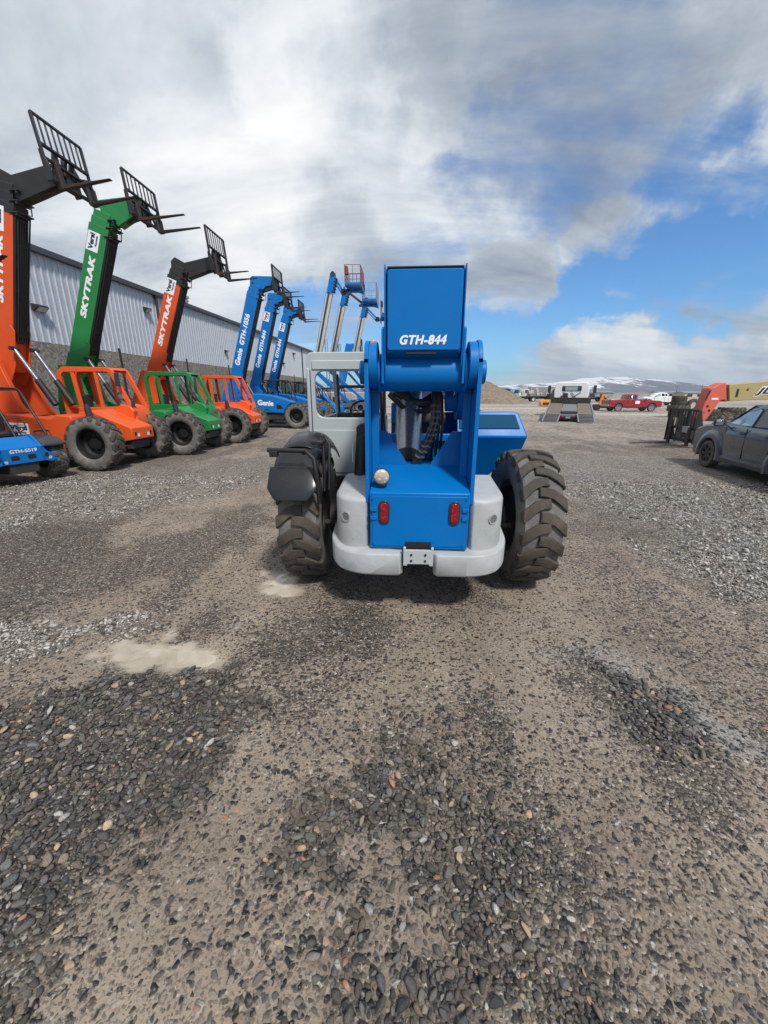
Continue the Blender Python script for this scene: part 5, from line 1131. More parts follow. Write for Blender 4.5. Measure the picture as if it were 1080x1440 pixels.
def layers(x, y):
    wob = (fbm(x, y, 2.2, 5) - .5) * .75; wob2 = (fbm(x + 31, y, 7., 4) - .5) * .35
    def m(poly, soft, k=1.): return smooth(sdf(x, y, poly) + (wob + wob2) * k, -soft, soft)
    n1 = fbm(x + 7, y * .55 + 3, 1.1, 5); n2 = fbm(x - 5, y + 40, 4.5, 5)
    near = 1 - smooth(y, 1.9, 3.4)
    dens = np.clip(.20 + .25 * near + .60 * smooth(n1, .46, .66) + .55 * (n2 - .5), 0, 1) * .55
    dens = np.maximum(dens, m(PEBL, .22)); dens = np.maximum(dens, m(PEBM, .34) * (.42 + .55 * smooth(n2, .34, .60)))
    dens = np.maximum(dens, m(PEBR, .34) * (.5 + .45 * smooth(n2, .35, .6))); dens = np.maximum(dens, m(PEBB, .2) * .8); dens = np.maximum(dens, m(PEBU, .32) * (.4 + .4 * smooth(n2, .35, .6)))
    light = np.maximum(np.maximum(m(LIGHTR, .45, 1.6), m(LIGHTL, .5, 1.6) * .9), m(WHITEL, .12))
    far = smooth(y, 9., 16.); light = light * (.7 + .3 * smooth(n2, .38, .6)); light = np.maximum(light * (1 - .3 * far), far * .35 * smooth(n1, .4, .6)); dens = np.maximum(dens, light * .85)
    wet = m(DARKL, .3, 1.3)
    tan = m(TAN, .2); dust = m(DUST, .22) * smooth(n2, .4, .6)
    # tracks where wheels rolled: smoother mud
    tr = smooth(-np.abs(x - 1.25 - (y - 3.5) * .02) + .42 + wob * .4, 0, .25) * smooth(y, 2.0, 3.2); dens *= 1 - .65 * tr * (1 - light)
    mudl = m([(-1.0, .2), (-1.0, .8), (-.92, 1.1), (-.85, 1.4), (-.8, 1.7), (-.66, 1.5), (-.68, 1.), (-.64, .2)], .10, .5); dens *= 1 - .62 * mudl
    smr = m([(.75, 3.1), (1.1, 3.), (1.1, 1.9), (1.35, 1.3), (1.6, 1.6), (1.9, 1.4), (1.2, .3), (.85, .3), (.72, 1.2), (.62, 1.9)], .12, .6); dens *= 1 - .6 * smr
    ps = np.maximum(sdf(x, y, PUD), sdf(x, y, PUD2)) + (fbm(x + 9, y, 7., 4) - .5) * .30

    pud = smooth(ps, -.09, .01) * smooth(n2 + (ps + .09) * 4, .44, .55); dens *= 1 - pud; light *= 1 - pud
    big = np.maximum(np.maximum(m(PEBL, .25), m(PEBM, .35)), np.maximum(m(PEBR, .3), m(PEBB, .25)))
    f1 = fbm(x * 1.15 + .12 * y + 5, y * .42 + 11, 1.5, 5); f2 = fbm(x + 60, y * .8 - 7, 5.5, 4); f3 = fbm(x * .8 + 21, y * .5 + 2, .45, 3)
    fine = smooth(f1 + .35 * (f2 - .5) + .25 * (f3 - .5), .40, .60)
    fine = np.maximum(fine, wet * .9); fine = np.maximum(fine, m(PEBU, .4, 1.5)); trk = m([(1.0, 3.3), (1.4, 4.5), (1.8, 9), (2.9, 9), (2.55, 6), (2.5, 3.9), (3.3, 2.6), (2.7, 1.5), (1.75, 2.4)], .35); fine *= 1 - .72 * trk; fine *= 1 - .7 * light; fine *= (1 - .75 * smr) * (1 - .7 * tan) * (1 - pud) * (1 - .5 * tr)
    return dens, light, wet, tan, dust, pud, ps, big, fine
def hgt(x, y):
    h = (fbm(x, y, .9, 4) - .5) * .05 + (fbm(x + 3, y + 8, 6, 4) - .5) * .018
    h += .012 * np.sin((x - .25 * y) * 3.1) * smooth(fbm(x, y, .5, 2), .4, .6)
    ps = np.maximum(sdf(x, y, PUD), sdf(x, y, PUD2)) + (fbm(x + 9, y, 7., 4) - .5) * .30; k = smooth(ps, -.25, .02)
    h = h * (1 - k) + k * (-.012 - .02 * smooth(ps, -.02, .10)) + (fbm(x, y, 18, 3) - .5) * .010
    # level under the machines
    return h * (1 - .6 * smooth(y, 6, 9)) - .012
def axis(lo, hi, step, end_lo, end_hi, g=1.09):
    a = list(np.arange(lo, hi, step)); s = step; v = a[-1]
    while v < end_hi: s *= g; v += s; a.append(v)
    s = step; v = lo; b = []
    while v > end_lo: s *= g; v -= s; b.append(v)
    return np.array(b[::-1] + a)
def make_ground():
    xs = axis(-5.5, 5.5, .045, -7000, 9000); ys = axis(.2, 9., .045, -60, 9000)
    Xg, Yg = np.meshgrid(xs, ys); x = Xg.ravel(); y = Yg.ravel(); fade = 1 - smooth(np.hypot(x, y), 60, 200)
    z = hgt(x, y) * fade
    n, m_ = len(xs), len(ys)
    me = bpy.data.meshes.new('ground'); me.vertices.add(n * m_); me.vertices.foreach_set('co', np.stack([x, y, z], 1).ravel().astype(np.float32))
    i, j = np.meshgrid(np.arange(n - 1), np.arange(m_ - 1)); a = (j * n + i).ravel()
    q = np.stack([a, a + 1, a + n + 1, a + n], 1).astype(np.int32)
    me.loops.add(q.size); me.loops.foreach_set('vertex_index', q.ravel()); me.polygons.add(len(q)); me.polygons.foreach_set('loop_start', np.arange(0, q.size, 4, dtype=np.int32))
    me.update(); me.validate(); me.shade_smooth()
    L = layers(x, y)
    for nm, v in zip(('dens', 'light', 'wet', 'tan', 'dust', 'pud', None, None, 'fine'), L):
        if nm is None: continue
        at_ = me.attributes.new(nm, 'FLOAT', 'POINT'); at_.data.foreach_set('value', (v * np.ones_like(x)).astype(np.float32))
    o = bpy.data.objects.new('ground', me); COL.objects.link(o); tag(o, 'gravel and mud yard stretching to the horizon', None, None, 'structure')
    # material
    m, nt, b = nmat('gravel and dried mud'); me.materials.append(m)
    co = nt.nodes.new('ShaderNodeNewGeometry').outputs['Position']
    def A(nm): t = nt.nodes.new('ShaderNodeAttribute'); t.attribute_name = nm; return t.outputs['Fac']
    n1 = noise(nt, 1.3, 6, .6, co); n2 = noise(nt, 14, 6, .7, co); n3 = noise(nt, 90, 4, .7, co); n4 = noise(nt, .35, 4, .55, co)
    mud = ramp(nt, n1.outputs[0], [(.3, (.205, .160, .118)), (.5, (.30, .240, .180)), (.7, (.39, .322, .248))])
    mud = mixc(nt, math_(nt, 'MULTIPLY', n2.outputs[0], .4), mud.outputs[0], (.15, .125, .10))
    mud = mixc(nt, math_(nt, 'MULTIPLY', A('tan'), .6), mud, (.26, .205, .14))
    mud = mixc(nt, math_(nt, 'MULTIPLY', A('dust'), .7), mud, (.31, .30, .295))
    mud = mixc(nt, math_(nt, 'MULTIPLY', A('wet'), .9), mud, (.050, .038, .030))
    # fine grit speckle
    v0 = nt.nodes.new('ShaderNodeTexVoronoi'); v0.inputs['Scale'].default_value = 130; nt.links.new(co, v0.inputs['Vector'])
    sep = nt.nodes.new('ShaderNodeSeparateColor'); nt.links.new(v0.outputs['Color'], sep.inputs[0])
    grit = ramp(nt, sep.outputs[0], [(.0, (.035, .033, .032)), (.45, (.09, .08, .07)), (.9, (.24, .22, .19)), (1., (.42, .40, .37))])
    mud = mixc(nt, ramp(nt, A('dens'), [(.45, 0.), (.95, .85)]).outputs[0], mud, (.05, .043, .037))  # ground darkened under dense pebbles: shade between stones put into the colour
    gm = math_(nt, 'GREATER_THAN', sep.outputs[1], .62)
    mud = mixc(nt, math_(nt, 'MULTIPLY', gm, .55), mud, grit.outputs[0])
    v5 = nt.nodes.new('ShaderNodeTexVoronoi'); v5.inputs['Scale'].default_value = 72; nt.links.new(co, v5.inputs['Vector'])
    s5 = nt.nodes.new('ShaderNodeSeparateColor'); nt.links.new(v5.outputs['Color'], s5.inputs[0])
    fc = ramp(nt, s5.outputs[0], [(0, (.032, .027, .023)), (.5, (.080, .068, .057)), (.76, (.165, .138, .11)), (.92, (.33, .285, .235)), (1., (.48, .44, .39))])
    fon = math_(nt, 'LESS_THAN', s5.outputs[1], math_(nt, 'MULTIPLY_ADD', A('fine'), .78, .10))
    fon = math_(nt, 'MULTIPLY', fon, math_(nt, 'SUBTRACT', 1., A('pud')))
    mud = mixc(nt, math_(nt, 'MULTIPLY', A('fine'), .32), mud, (.125, .098, .073))
    mud = mixc(nt, math_(nt, 'MULTIPLY', fon, .9), mud, fc.outputs[0])
    # small stones
    wp = mixc(nt, .06, co, noise(nt, 20, 2, .5, co).outputs['Color'])
    v1 = nt.nodes.new('ShaderNodeTexVoronoi'); v1.inputs['Scale'].default_value = 38; nt.links.new(wp, v1.inputs['Vector'])
    s1 = nt.nodes.new('ShaderNodeSeparateColor'); nt.links.new(v1.outputs['Color'], s1.inputs[0])
    dk = ramp(nt, s1.outputs[0], [(0, (.022, .022, .023)), (.55, (.055, .052, .050)), (.82, (.12, .105, .09)), (.94, (.30, .26, .21)), (1., (.42, .40, .38))])
    lt = ramp(nt, s1.outputs[0], [(0, (.05, .046, .042)), (.3, (.17, .155, .135)), (.65, (.36, .33, .29)), (1., (.62, .59, .55))])
    st = mixc(nt, A('light'), dk.outputs[0], lt.outputs[0])
    on = math_(nt, 'LESS_THAN', s1.outputs[1], math_(nt, 'MULTIPLY_ADD', A('dens'), .95, .04))
    edge = ramp(nt, v1.outputs['Distance'], [(.42, 1.), (.62, 0.)])
    on = math_(nt, 'MULTIPLY', on, edge.outputs[0])
    colr = mixc(nt, on, mud, st)
    # far yard: broad brown and grey bands
    sp = nt.nodes.new('ShaderNodeSeparateXYZ'); nt.links.new(co, sp.inputs[0])
    mp = nt.nodes.new('ShaderNodeMapping'); mp.inputs['Scale'].default_value = (.03, .16, 1); nt.links.new(co, mp.inputs[0])
    nb = noise(nt, 1., 5, .6, mp.outputs[0])
    nf = noise(nt, 2.6, 9, .82, co); v3 = nt.nodes.new('ShaderNodeTexVoronoi'); v3.inputs['Scale'].default_value = 11; nt.links.new(co, v3.inputs['Vector'])
    s3 = nt.nodes.new('ShaderNodeSeparateColor'); nt.links.new(v3.outputs['Color'], s3.inputs[0])
    fm = math_(nt, 'MULTIPLY_ADD', nf.outputs[0], 1.1, math_(nt, 'MULTIPLY_ADD', s3.outputs[0], .42, math_(nt, 'MULTIPLY_ADD', nb.outputs[0], 1.0, -.74)))
    farc = ramp(nt, fm, [(.28, (.09, .070, .054)), (.5, (.31, .26, .205)), (.70, (.62, .56, .49))])
    ff = nt.nodes.new('ShaderNodeMapRange'); ff.inputs[1].default_value = 9; ff.inputs[2].default_value = 34; ff.inputs[4].default_value = .8; nt.links.new(sp.outputs[1], ff.inputs[0])
    colr = mixc(nt, ff.outputs[0], colr, farc.outputs[0])
    fv = nt.nodes.new('ShaderNodeMapRange'); fv.inputs[1].default_value = 110; fv.inputs[2].default_value = 300; nt.links.new(sp.outputs[1], fv.inputs[0])
    mp2 = nt.nodes.new('ShaderNodeMapping'); mp2.inputs['Scale'].default_value = (.0012, .004, 1); nt.links.new(co, mp2.inputs[0])
    nv = noise(nt, 1., 6, .65, mp2.outputs[0]); vc = ramp(nt, nv.outputs[0], [(.35, (.13, .12, .10)), (.5, (.24, .21, .165)), (.62, (.36, .33, .29))])
    colr = mixc(nt, fv.outputs[0], colr, vc.outputs[0])
    colr = mixc(nt, math_(nt, 'MULTIPLY', A('pud'), .9), colr, (.40, .35, .275))
    nt.links.new(colr, b.inputs['Base Color'])
    ro = math_(nt, 'MULTIPLY_ADD', n2.outputs[0], .35, .55); ro = math_(nt, 'SUBTRACT', ro, math_(nt, 'MULTIPLY', A('wet'), .18)); ro = math_(nt, 'SUBTRACT', ro, math_(nt, 'MULTIPLY', on, .1)); ro = math_(nt, 'SUBTRACT', ro, math_(nt, 'MULTIPLY', A('pud'), .3))
    nt.links.new(ro, b.inputs['Roughness']); b.inputs['Specular IOR Level'].default_value = .35
    hh = math_(nt, 'MULTIPLY', on, math_(nt, 'SUBTRACT', .62, v1.outputs['Distance']))
    hh = math_(nt, 'MULTIPLY_ADD', math_(nt, 'MULTIPLY', fon, math_(nt, 'SUBTRACT', .6, v5.outputs['Distance'])), .7, hh)
    hh = math_(nt, 'MULTIPLY_ADD', hh, 1.6, math_(nt, 'MULTIPLY_ADD', n2.outputs[0], .9, math_(nt, 'MULTIPLY', n3.outputs[0], .35)))
    hh = math_(nt, 'MULTIPLY', hh, math_(nt, 'SUBTRACT', 1., A('pud')))
    bump(nt, b, hh, .85, .016)
    return o
make_ground()
# muddy water
def puddle(poly, z, label):
    m = MATS.get('milky puddle water')
    if not m:
        m, nt, b = nmat('milky puddle water'); co = texco(nt); n = noise(nt, 5, 4, .6, co)
        r_ = ramp(nt, n.outputs[0], [(.35, (.36, .31, .24)), (.6, (.46, .41, .335))]); nt.links.new(r_.outputs[0], b.inputs['Base Color'])
        b.inputs['Roughness'].default_value = .03; b.inputs['Specular IOR Level'].default_value = .9; bump(nt, b, noise(nt, 30, 2, .5, co).outputs[0], .02, .01); MATS['milky puddle water'] = m
    cx = sum(p[0] for p in poly) / len(poly); cy = sum(p[1] for p in poly) / len(poly)
    o = MB().add([(cx + (x - cx) * 1.35, cy + (y - cy) * 1.9, z) for x, y in poly], [tuple(range(len(poly)))]).build('puddle', m, None, 0, 0)
    return tag(o, label, None, None, 'structure')
puddle(PUD, -.0305, 'milky tan puddle left of the centre in the gravel'); puddle(PUD2, -.0305, 'pale puddle in front of the left rear tyre of the blue telehandler')

# pebbles: counted by nobody, one object, instanced stones
def pebbles():
    N = 230000
    # distance-weighted candidate points
    u = rng.random(N * 4); v = rng.random(N * 4)
    yy = .25 + (v ** 1.9) * 8.2; hw = .75 + yy * 1.12; xx = (u * 2 - 1) * hw
    # density correction: candidates per area falls with distance, accept by layer density
    dens, light, wet, tan, dust, pud, ps, bigm, fine = layers(xx, yy)
    cl = smooth(fbm(xx, yy, 9., 3), .30, .62)
    acc = np.clip(dens * (.35 + .85 * cl), 0.0, 1) + .05 + .30 * fine
    acc = np.where(dens > .7, 1., acc) * (1 - pud)
    keep = rng.random(len(xx)) < acc
    xx, yy, dens, light, wet, bigm = xx[keep], yy[keep], dens[keep], light[keep], wet[keep], bigm[keep]
    if len(xx) > N: xx, yy, dens, light, wet, bigm = (a[:N] for a in (xx, yy, dens, light, wet, bigm))
    n = len(xx)
    s = rng.lognormal(0, .42, n) * .0084; s = s * (.60 + .46 * bigm + .22 * light * (1 - bigm)) * np.clip(.66 + .18 * yy, .70, 1.02) * (1 + .04 * yy); big = rng.random(n) < .012; s[big] *= 1.5; s = np.minimum(s, .021 * (1 + .1 * yy))
    order = np.argsort(-s * (.8 + .4 * rng.random(n))); cell = .022; grid = {}; keepi = []
    X_, Y_, S_ = xx.tolist(), yy.tolist(), s.tolist()
    for i in order.tolist():
        gx, gy = int(math.floor(X_[i] / cell)), int(math.floor(Y_[i] / cell)); ok = True; k_ = 1 if S_[i] < .013 else 2
        for a in range(gx - k_, gx + k_ + 1):
            for b_ in range(gy - k_, gy + k_ + 1):
                for q in grid.get((a, b_), ()):
                    if (X_[i] - X_[q]) ** 2 + (Y_[i] - Y_[q]) ** 2 < (.92 * (S_[i] + S_[q])) ** 2: ok = False; break
                if not ok: break
            if not ok: break
        if ok: grid.setdefault((gx, gy), []).append(i); keepi.append(i)
    keepi = np.array(keepi); xx, yy, dens, light, wet, s = (a[keepi] for a in (xx, yy, dens, light, wet, s)); n = len(xx)
    embed = (dens < .55)
    z = hgt(xx, yy) + np.where(embed, -.30 * s, .28 * s + rng.random(n) * .2 * s)
    rot = np.stack([rng.normal(0, .28, n), rng.normal(0, .28, n), rng.random(n) * 6.283], 1)
    # photographed stones tend to lie with their long axis towards the lower left
    scl = np.stack([s * rng.uniform(1.0, 1.4, n), s * rng.uniform(.70, .95, n), s * rng.uniform(.5, .85, n)], 1)
    t = rng.random(n); col = np.zeros((n, 4)); col[:, 3] = 1
    base = np.array([.090, .082, .075]); g = rng.lognormal(0, .40, n)[:, None]
    tint = np.stack([1 + rng.normal(0, .07, n), np.ones(n), 1 + rng.normal(0, .08, n)], 1)
    c = base * g * tint
    def put(lo, hi, rgb, var=.15):
        k = (t >= lo) & (t < hi); c[k] = np.array(rgb) * (1 + rng.normal(0, var, (k.sum(), 1)))
    put(.0, .07, (.24, .20, .16)); put(.07, .095, (.42, .31, .21)); put(.095, .105, (.36, .19, .13)); put(.105, .122, (.42, .40, .375)); put(.135, .20, (.14, .11, .095)); put(.20, .24, (.13, .14, .145))
    lk = rng.random(n) < light * .8
    c[lk] = np.array([.50, .47, .43]) * rng.uniform(.35, 1.25, (lk.sum(), 1))
    # half buried stones carry a film of dry mud
    f = np.where(embed, rng.random(n) * .55, rng.random(n) * .12)[:, None]; c = c * (1 - f) + np.array([.24, .20, .155]) * f
    col[:, :3] = np.clip(c, .01, .7)
    me = bpy.data.meshes.new('pebble_points'); me.vertices.add(n); me.vertices.foreach_set('co', np.stack([xx, yy, z], 1).ravel().astype(np.float32))
    for nm, tp, v_ in (('rot', 'FLOAT_VECTOR', rot), ('scl', 'FLOAT_VECTOR', scl)):
        a = me.attributes.new(nm, tp, 'POINT'); a.data.foreach_set('vector', v_.ravel().astype(np.float32))
    a = me.attributes.new('pcol', 'FLOAT_COLOR', 'POINT'); a.data.foreach_set('color', col.ravel().astype(np.float32))
    a = me.attributes.new('pidx', 'INT', 'POINT'); a.data.foreach_set('value', rng.integers(0, 8, n).astype(np.int32))
    o = bpy.data.objects.new('pebbles', me); COL.objects.link(o); tag(o, 'loose dark river pebbles scattered over the mud', None, None, 'stuff')
    m, nt, b = nmat('river pebble'); at_ = nt.nodes.new('ShaderNodeAttribute'); at_.attribute_type = 'INSTANCER'; at_.attribute_name = 'pcol'
    co = texco(nt); nn = noise(nt, 3.2, 5, .7, co);
    r_ = ramp(nt, nn.outputs[0], [(.3, .6), (.7, 1.35)])
    nt.links.new(mixc(nt, 1., at_.outputs['Color'], r_.outputs[0], 'MULTIPLY'), b.inputs['Base Color']); b.inputs['Roughness'].default_value = .55; b.inputs['Specular IOR Level'].default_value = .4
    bump(nt, b, nn.outputs[0], .4, .1)
    pc = bpy.data.collections.new('pebble_shapes')
    for k in range(8):
        bm = bmesh.new(); bmesh.ops.create_icosphere(bm, subdivisions=2, radius=1); r_k = np.random.default_rng(k + 3)
        d = [V(r_k.normal(size=3)).normalized() for _ in range(9)]; hh = r_k.uniform(.42, .86, 9)
        for v_ in bm.verts:
            p = v_.co.copy()
            for dd, h_ in zip(d, hh):
                q = p.dot(dd)
                if q > h_: p -= dd * (q - h_) * .92
            v_.co = p * (1 + r_k.normal() * .012)
        ms = bpy.data.meshes.new('pebble'); bm.to_mesh(ms); bm.free(); ms.shade_smooth(); ms.materials.append(m)
        pc.objects.link(bpy.data.objects.new('pebble', ms))
    ng = bpy.data.node_groups.new('scatter pebbles', 'GeometryNodeTree')
    ng.interface.new_socket('Geometry', in_out='INPUT', socket_type='NodeSocketGeometry'); ng.interface.new_socket('Geometry', in_out='OUTPUT', socket_type='NodeSocketGeometry')
    N_ = ng.nodes; K = ng.links.new; gi = N_.new('NodeGroupInput'); go = N_.new('NodeGroupOutput')
    ip = N_.new('GeometryNodeInstanceOnPoints'); ci = N_.new('GeometryNodeCollectionInfo'); ci.inputs['Collection'].default_value = pc; ci.inputs['Separate Children'].default_value = True; ci.inputs['Reset Children'].default_value = True
    def na(nm, tp): t_ = N_.new('GeometryNodeInputNamedAttribute'); t_.data_type = tp; t_.inputs['Name'].default_value = nm; return t_.outputs[0]
    K(gi.outputs[0], ip.inputs['Points']); K(ci.outputs[0], ip.inputs['Instance']); ip.inputs['Pick Instance'].default_value = True
    K(na('pidx', 'INT'), ip.inputs['Instance Index']); K(na('rot', 'FLOAT_VECTOR'), ip.inputs['Rotation']); K(na('scl', 'FLOAT_VECTOR'), ip.inputs['Scale']); K(ip.outputs[0], go.inputs[0])
    md = o.modifiers.new('scatter', 'NODES'); md.node_group = ng
    print('pebbles', n)
pebbles()

# ================================================================== HEAP, HILLS
def heap():
    c = (13.2, 77); rows = []
    for i in range(15):
        t = i / 14; rows.append([(c[0] + (9.5 * t) * math.cos(a) * (1 + .08 * math.sin(3 * a)), c[1] + 9 * t * math.sin(a), 3.9 * (1 - t ** 1.15) * (1 + .05 * math.sin(5 * a + i)) + .12 * random.random() * (t < .97)) for a in [2 * math.pi * k / 48 for k in range(49)]])
    m, nt, b = nmat('heaped gravel'); co = texco(nt); n = noise(nt, 1.5, 8, .75, co); r_ = ramp(nt, n.outputs[0], [(.3, (.10, .08, .06)), (.55, (.22, .175, .13)), (.8, (.33, .28, .22))]); nt.links.new(r_.outputs[0], b.inputs['Base Color']); b.inputs['Roughness'].default_value = .95; bump(nt, b, n.outputs[0], .7, .2)
    o = MB().grid(rows).build('gravel_heap', m, None, 0, 80); tag(o, 'brown gravel heap beyond the blue telehandler mast', 'gravel heap', None)
heap()
def hills():
    nx, ny = 300, 60
    xs = np.linspace(-6000, 9500, nx); ys = np.linspace(6800, 10500, ny); Xg, Yg = np.meshgrid(xs, ys)
    # ridge profile by bearing (metres above the yard at the crest)
    px = np.array([-6000, -2500, -800, 600, 1500, 2200, 2900, 3500, 3900, 4500, 5000, 5500, 6200, 7200, 9500]); pz = np.array([120, 160, 130, 90, 100, 150, 190, 275, 300, 290, 250, 190, 110, 90, 120])
    crest = np.interp(Xg * 8600 / Yg, px, pz) * 1.12
    t = (Yg - 6800) / (10500 - 6800); prof = np.sin(np.clip(t * 1.15, 0, 1) * math.pi * .5) ** 1.1
    rid = 1 - np.abs(2 * fbm(Xg + 1000, Yg * .55, .0011, 5) - 1); z = crest * prof * (.62 + .42 * rid) + (fbm(Xg, Yg, .004, 4) - .5) * 40 * prof - 8 * (1 - t)
    me = bpy.data.meshes.new('hills'); me.from_pydata([tuple(p) for p in np.stack([Xg.ravel(), Yg.ravel(), z.ravel()], 1)], [], [(j * nx + i, j * nx + i + 1, (j + 1) * nx + i + 1, (j + 1) * nx + i) for j in range(ny - 1) for i in range(nx - 1)])
    m, nt, b = nmat('snow streaked hillside'); g = nt.nodes.new('ShaderNodeNewGeometry'); co = g.outputs['Position']
    n1 = noise(nt, .0022, 8, .68, co); n2 = noise(nt, .012, 6, .7, co); sp = nt.nodes.new('ShaderNodeSeparateXYZ'); nt.links.new(co, sp.inputs[0]); sn = nt.nodes.new('ShaderNodeSeparateXYZ'); nt.links.new(g.outputs['Normal'], sn.inputs[0])
    h = math_(nt, 'MULTIPLY_ADD', sp.outputs[2], .0013, math_(nt, 'MULTIPLY_ADD', n1.outputs[0], 1.1, math_(nt, 'MULTIPLY', n2.outputs[0], .45)))
    h = math_(nt, 'MULTIPLY_ADD', sn.outputs[0], -1.6, h)
    sc = ramp(nt, h, [(.84, (.12, .11, .12)), (1.0, (.24, .21, .20)), (1.08, (.55, .53, .52)), (1.2, (.80, .80, .82))])
    nt.links.new(sc.outputs[0], b.inputs['Base Color']); b.inputs['Roughness'].default_value = .9
    o = link('hills', me, m, None, 0, 80); tag(o, 'snow streaked mountain range on the horizon', None, None, 'structure')
hills()

# ================================================================== LIGHT, SKY, AIR, CAMERA
SUN_EL, SUN_AZ = R(52), R(150)     # azimuth clockwise from +Y: behind the camera, to its right
sd = V((math.sin(SUN_AZ) * math.cos(SUN_EL), math.cos(SUN_AZ) * math.cos(SUN_EL), math.sin(SUN_EL)))
sl = bpy.data.lights.new('sun', 'SUN'); sl.energy = 2.7; sl.angle = R(6); sl.color = (1, .95, .88)
so = bpy.data.objects.new('sun', sl); COL.objects.link(so); so.rotation_euler = (-sd).to_track_quat('-Z', 'Y').to_euler()
def world():
    w = bpy.data.worlds.new('World'); S.world = w; w.use_nodes = True; nt = w.node_tree; bg = nt.nodes['Background']; K = nt.links.new
    sky = nt.nodes.new('ShaderNodeTexSky'); sky.sky_type = 'NISHITA'; sky.sun_disc = False; sky.sun_elevation = SUN_EL; sky.sun_rotation = SUN_AZ; sky.ozone_density = 3.0; sky.air_density = 1.0; sky.dust_density = .3
    d = nt.nodes.new('ShaderNodeTexCoord').outputs['Generated']; sp = nt.nodes.new('ShaderNodeSeparateXYZ'); K(d, sp.inputs[0])
    # flat cloud deck: direction projected on a plane overhead
    zz = math_(nt, 'ADD', math_(nt, 'MAXIMUM', sp.outputs[2], 0.), .30)
    cx = nt.nodes.new('ShaderNodeCombineXYZ'); K(math_(nt, 'DIVIDE', sp.outputs[0], zz), cx.inputs[0]); K(math_(nt, 'DIVIDE', sp.outputs[1], zz), cx.inputs[1])
    mp = nt.nodes.new('ShaderNodeMapping'); mp.inputs['Rotation'].default_value = (0, 0, R(-32)); mp.inputs['Scale'].default_value = (.55, 1.15, 1); mp.inputs['Location'].default_value = (3.1, 1.7, 0); K(cx.outputs[0], mp.inputs[0])
    big = nt.nodes.new('ShaderNodeTexNoise'); big.inputs['Scale'].default_value = .85; big.inputs['Detail'].default_value = 8; big.inputs['Roughness'].default_value = .6; big.inputs['Distortion'].default_value = .5; K(mp.outputs[0], big.inputs['Vector'])
    mp3 = nt.nodes.new('ShaderNodeMapping'); mp3.inputs['Rotation'].default_value = (0, 0, R(-40)); mp3.inputs['Scale'].default_value = (.6, 2.1, 1); mp3.inputs['Location'].default_value = (8.1, 4.7, 0); K(cx.outputs[0], mp3.inputs[0])
    wis = nt.nodes.new('ShaderNodeTexNoise'); wis.inputs['Scale'].default_value = 1.9; wis.inputs['Detail'].default_value = 9; wis.inputs['Roughness'].default_value = .64; wis.inputs['Distortion'].default_value = .9; K(mp3.outputs[0], wis.inputs['Vector'])
    wn = nt.nodes.new('ShaderNodeTexNoise'); wn.inputs['Scale'].default_value = 3.2; wn.inputs['Detail'].default_value = 6; wn.inputs['Roughness'].default_value = .62; K(d, wn.inputs['Vector'])
    ws = nt.nodes.new('ShaderNodeVectorMath'); ws.operation = 'MULTIPLY_ADD'; K(wn.outputs['Color'], ws.inputs[0]); ws.inputs[1].default_value = (.62, .5, .34); ws.inputs[2].default_value = (-.31, -.25, -.17)
    wa = nt.nodes.new('ShaderNodeVectorMath'); wa.operation = 'ADD'; K(d, wa.inputs[0]); K(ws.outputs[0], wa.inputs[1]); wnm = nt.nodes.new('ShaderNodeVectorMath'); wnm.operation = 'NORMALIZE'; K(wa.outputs[0], wnm.inputs[0]); dw = wnm.outputs[0]
    def blob(az, el, r0, r1, amp):
        az, el = R(az), R(el); v = (math.sin(az) * math.cos(el), math.cos(az) * math.cos(el), math.sin(el))
        dp = nt.nodes.new('ShaderNodeVectorMath'); dp.operation = 'DOT_PRODUCT'; K(dw, dp.inputs[0]); dp.inputs[1].default_value = v
        mr = nt.nodes.new('ShaderNodeMapRange'); mr.interpolation_type = 'SMOOTHSTEP'; mr.inputs[1].default_value = math.cos(R(r1)); mr.inputs[2].default_value = math.cos(R(r0)); mr.inputs[4].default_value = amp
        K(dp.outputs['Value'], mr.inputs[0]); return mr.outputs[0]
    def sumb(lst):
        o = None
        for l in lst: b_ = blob(*l); o = b_ if o is None else math_(nt, 'ADD', o, b_)
        return o
    hole = sumb([(33, 9, 1, 8, .26), (30, 21.5, 1, 8, .20), (37, 14.5, 1, 9, .30), (27, 12, 1, 7, .16), (12, 6, 1, 9, .34), (22, 7.5, 1, 8, .30), (-9, 8, 1, 9, .24), (2, 8, 1, 8, .15), (17, 29, 2, 13, .15), (32, 31, 2, 13, .12), (58, 20, 4, 20, .12), (70, 10, 5, 30, .2)])
    fill = sumb([(38, 25, 1, 8, .14), (34, 12, .5, 4, .14), (44, 10, 1, 7, .2), (35, 19, .5, 5, .16), (20, 2.2, .5, 5, .34), (42, 2.5, 1, 7, .3), (29, 30, 2, 8, .12), (13, 12.5, 1, 7, .30), (30, 10, .5, 3.2, .22), (36, 8.6, .5, 4.5, .30), (-30, 25, 5, 28, .30), (-8, 34, 5, 16, .2), (26, 3.5, 1, 6, .35), (31, 2.5, 1, 5, .25), (14, 3, 1, 5, .2), (24, 17, 1, 5, .12)])
    cov = math_(nt, 'MULTIPLY_ADD', big.outputs[0], .95, math_(nt, 'MULTIPLY', wis.outputs[0], .50))
    cov = math_(nt, 'SUBTRACT', math_(nt, 'ADD', cov, fill), hole)
    cm = nt.nodes.new('ShaderNodeMapRange'); cm.interpolation_type = 'SMOOTHSTEP'; cm.inputs[1].default_value = .46; cm.inputs[2].default_value = .80; K(cov, cm.inputs[0])
    # cloud brightness
    dark = sumb([(13, 12, 1, 8, .26), (36, 8.3, .5, 5, .2), (-2, 33, 2, 10, .22), (17, 29, 3, 14, .22), (-10, 15, 2, 9, .22), (3, 12.5, 2, 8, .15), (25, 22, 2, 8, .10)])
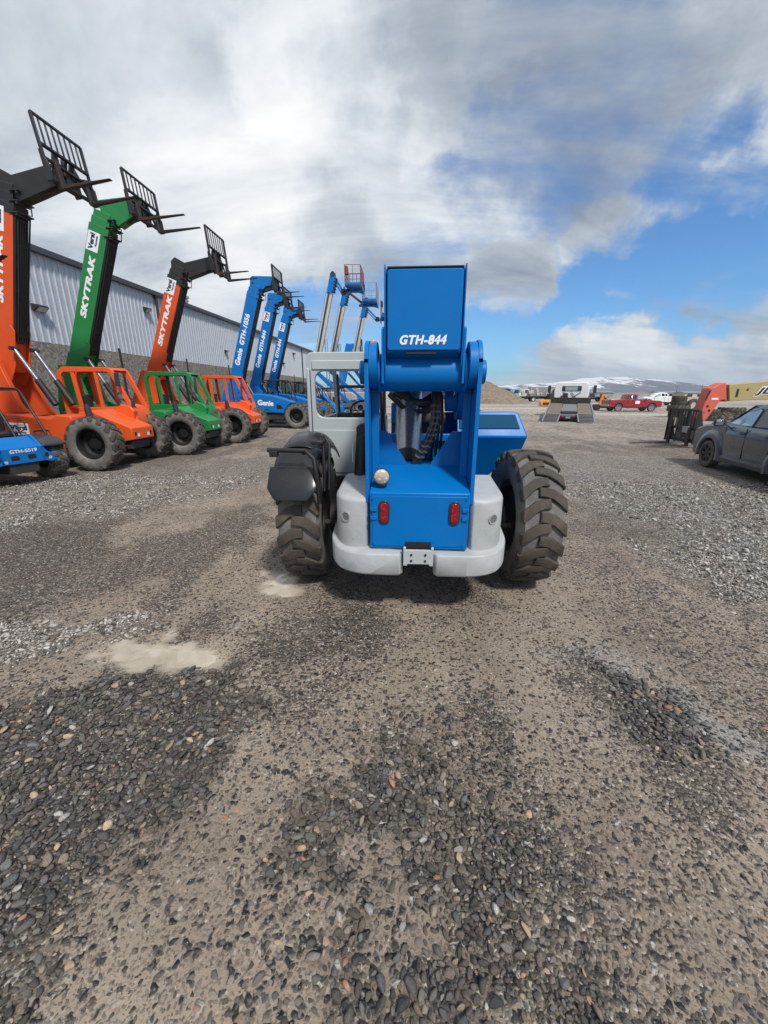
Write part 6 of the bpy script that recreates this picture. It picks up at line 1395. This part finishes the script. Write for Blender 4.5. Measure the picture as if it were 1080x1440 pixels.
    lit = sumb([(-11, 32, 2, 11, .22), (-25, 12, 4, 18, .16), (30, 10.0, .3, 2.6, .15), (28, 2.4, 1, 6, .16), (8, 25, 2, 9, .10)])
    n3 = nt.nodes.new('ShaderNodeTexNoise'); n3.inputs['Scale'].default_value = 1.25; n3.inputs['Detail'].default_value = 9; n3.inputs['Roughness'].default_value = .62; n3.inputs['Distortion'].default_value = .6
    mp2 = nt.nodes.new('ShaderNodeMapping'); mp2.inputs['Location'].default_value = (7.7, -2.2, 0); mp2.inputs['Rotation'].default_value = (0, 0, R(-35)); mp2.inputs['Scale'].default_value = (.7, 1.5, 1); K(cx.outputs[0], mp2.inputs[0]); K(mp2.outputs[0], n3.inputs['Vector'])
    br = math_(nt, 'ADD', math_(nt, 'SUBTRACT', math_(nt, 'MULTIPLY_ADD', n3.outputs[0], 1.5, -.22), dark), lit)
    cr = ramp(nt, br, [(.10, (1.9, 2.25, 2.8)), (.40, (3.5, 3.9, 4.4)), (.66, (5.7, 6.0, 6.25)), (.95, (7.6, 7.7, 7.75))])
    for e in cr.color_ramp.elements: pass
    skc = mixc(nt, 1., sky.outputs[0], (.50, .80, 1.04), 'MULTIPLY')
    fin = mixc(nt, cm.outputs[0], skc, cr.outputs[0])
    K(fin, bg.inputs[0]); bg.inputs[1].default_value = .1
world()
def haze():
    o = MB().bb(-6500, 9600, -80, 10700, -40, 460).build('haze', None, None, 0, 0)
    m = bpy.data.materials.new('pale blue air'); m.use_nodes = True; nt = m.node_tree
    for n in list(nt.nodes):
        if n.type == 'BSDF_PRINCIPLED': nt.nodes.remove(n)
    v = nt.nodes.new('ShaderNodeVolumePrincipled'); v.inputs['Color'].default_value = (.55, .68, .85, 1); v.inputs['Density'].default_value = HAZE; v.inputs['Anisotropy'].default_value = .2
    out = [n for n in nt.nodes if n.type == 'OUTPUT_MATERIAL'][0]; nt.links.new(v.outputs[0], out.inputs['Volume']); o.data.materials.append(m)
    tag(o, 'thin blue air over the valley', None, None, 'stuff')
HAZE = 6.5e-5
haze()
cam = bpy.data.cameras.new('camera'); cam.sensor_fit = 'HORIZONTAL'; cam.sensor_width = 36; cam.lens = 36 * 550 / 1080; cam.clip_start = .05; cam.clip_end = 30000
co = bpy.data.objects.new('camera', cam); COL.objects.link(co); co.location = (0, 0, 1.8); co.rotation_euler = (R(90 - 17), 0, R(3.5)); S.camera = co
S.view_settings.view_transform = 'Standard'; S.view_settings.look = 'None'; S.view_settings.exposure = .5; S.view_settings.gamma = 1
S.cycles.volume_step_rate = 1; S.cycles.max_bounces = 5; S.cycles.diffuse_bounces = 3; S.cycles.glossy_bounces = 3; S.cycles.volume_bounces = 0
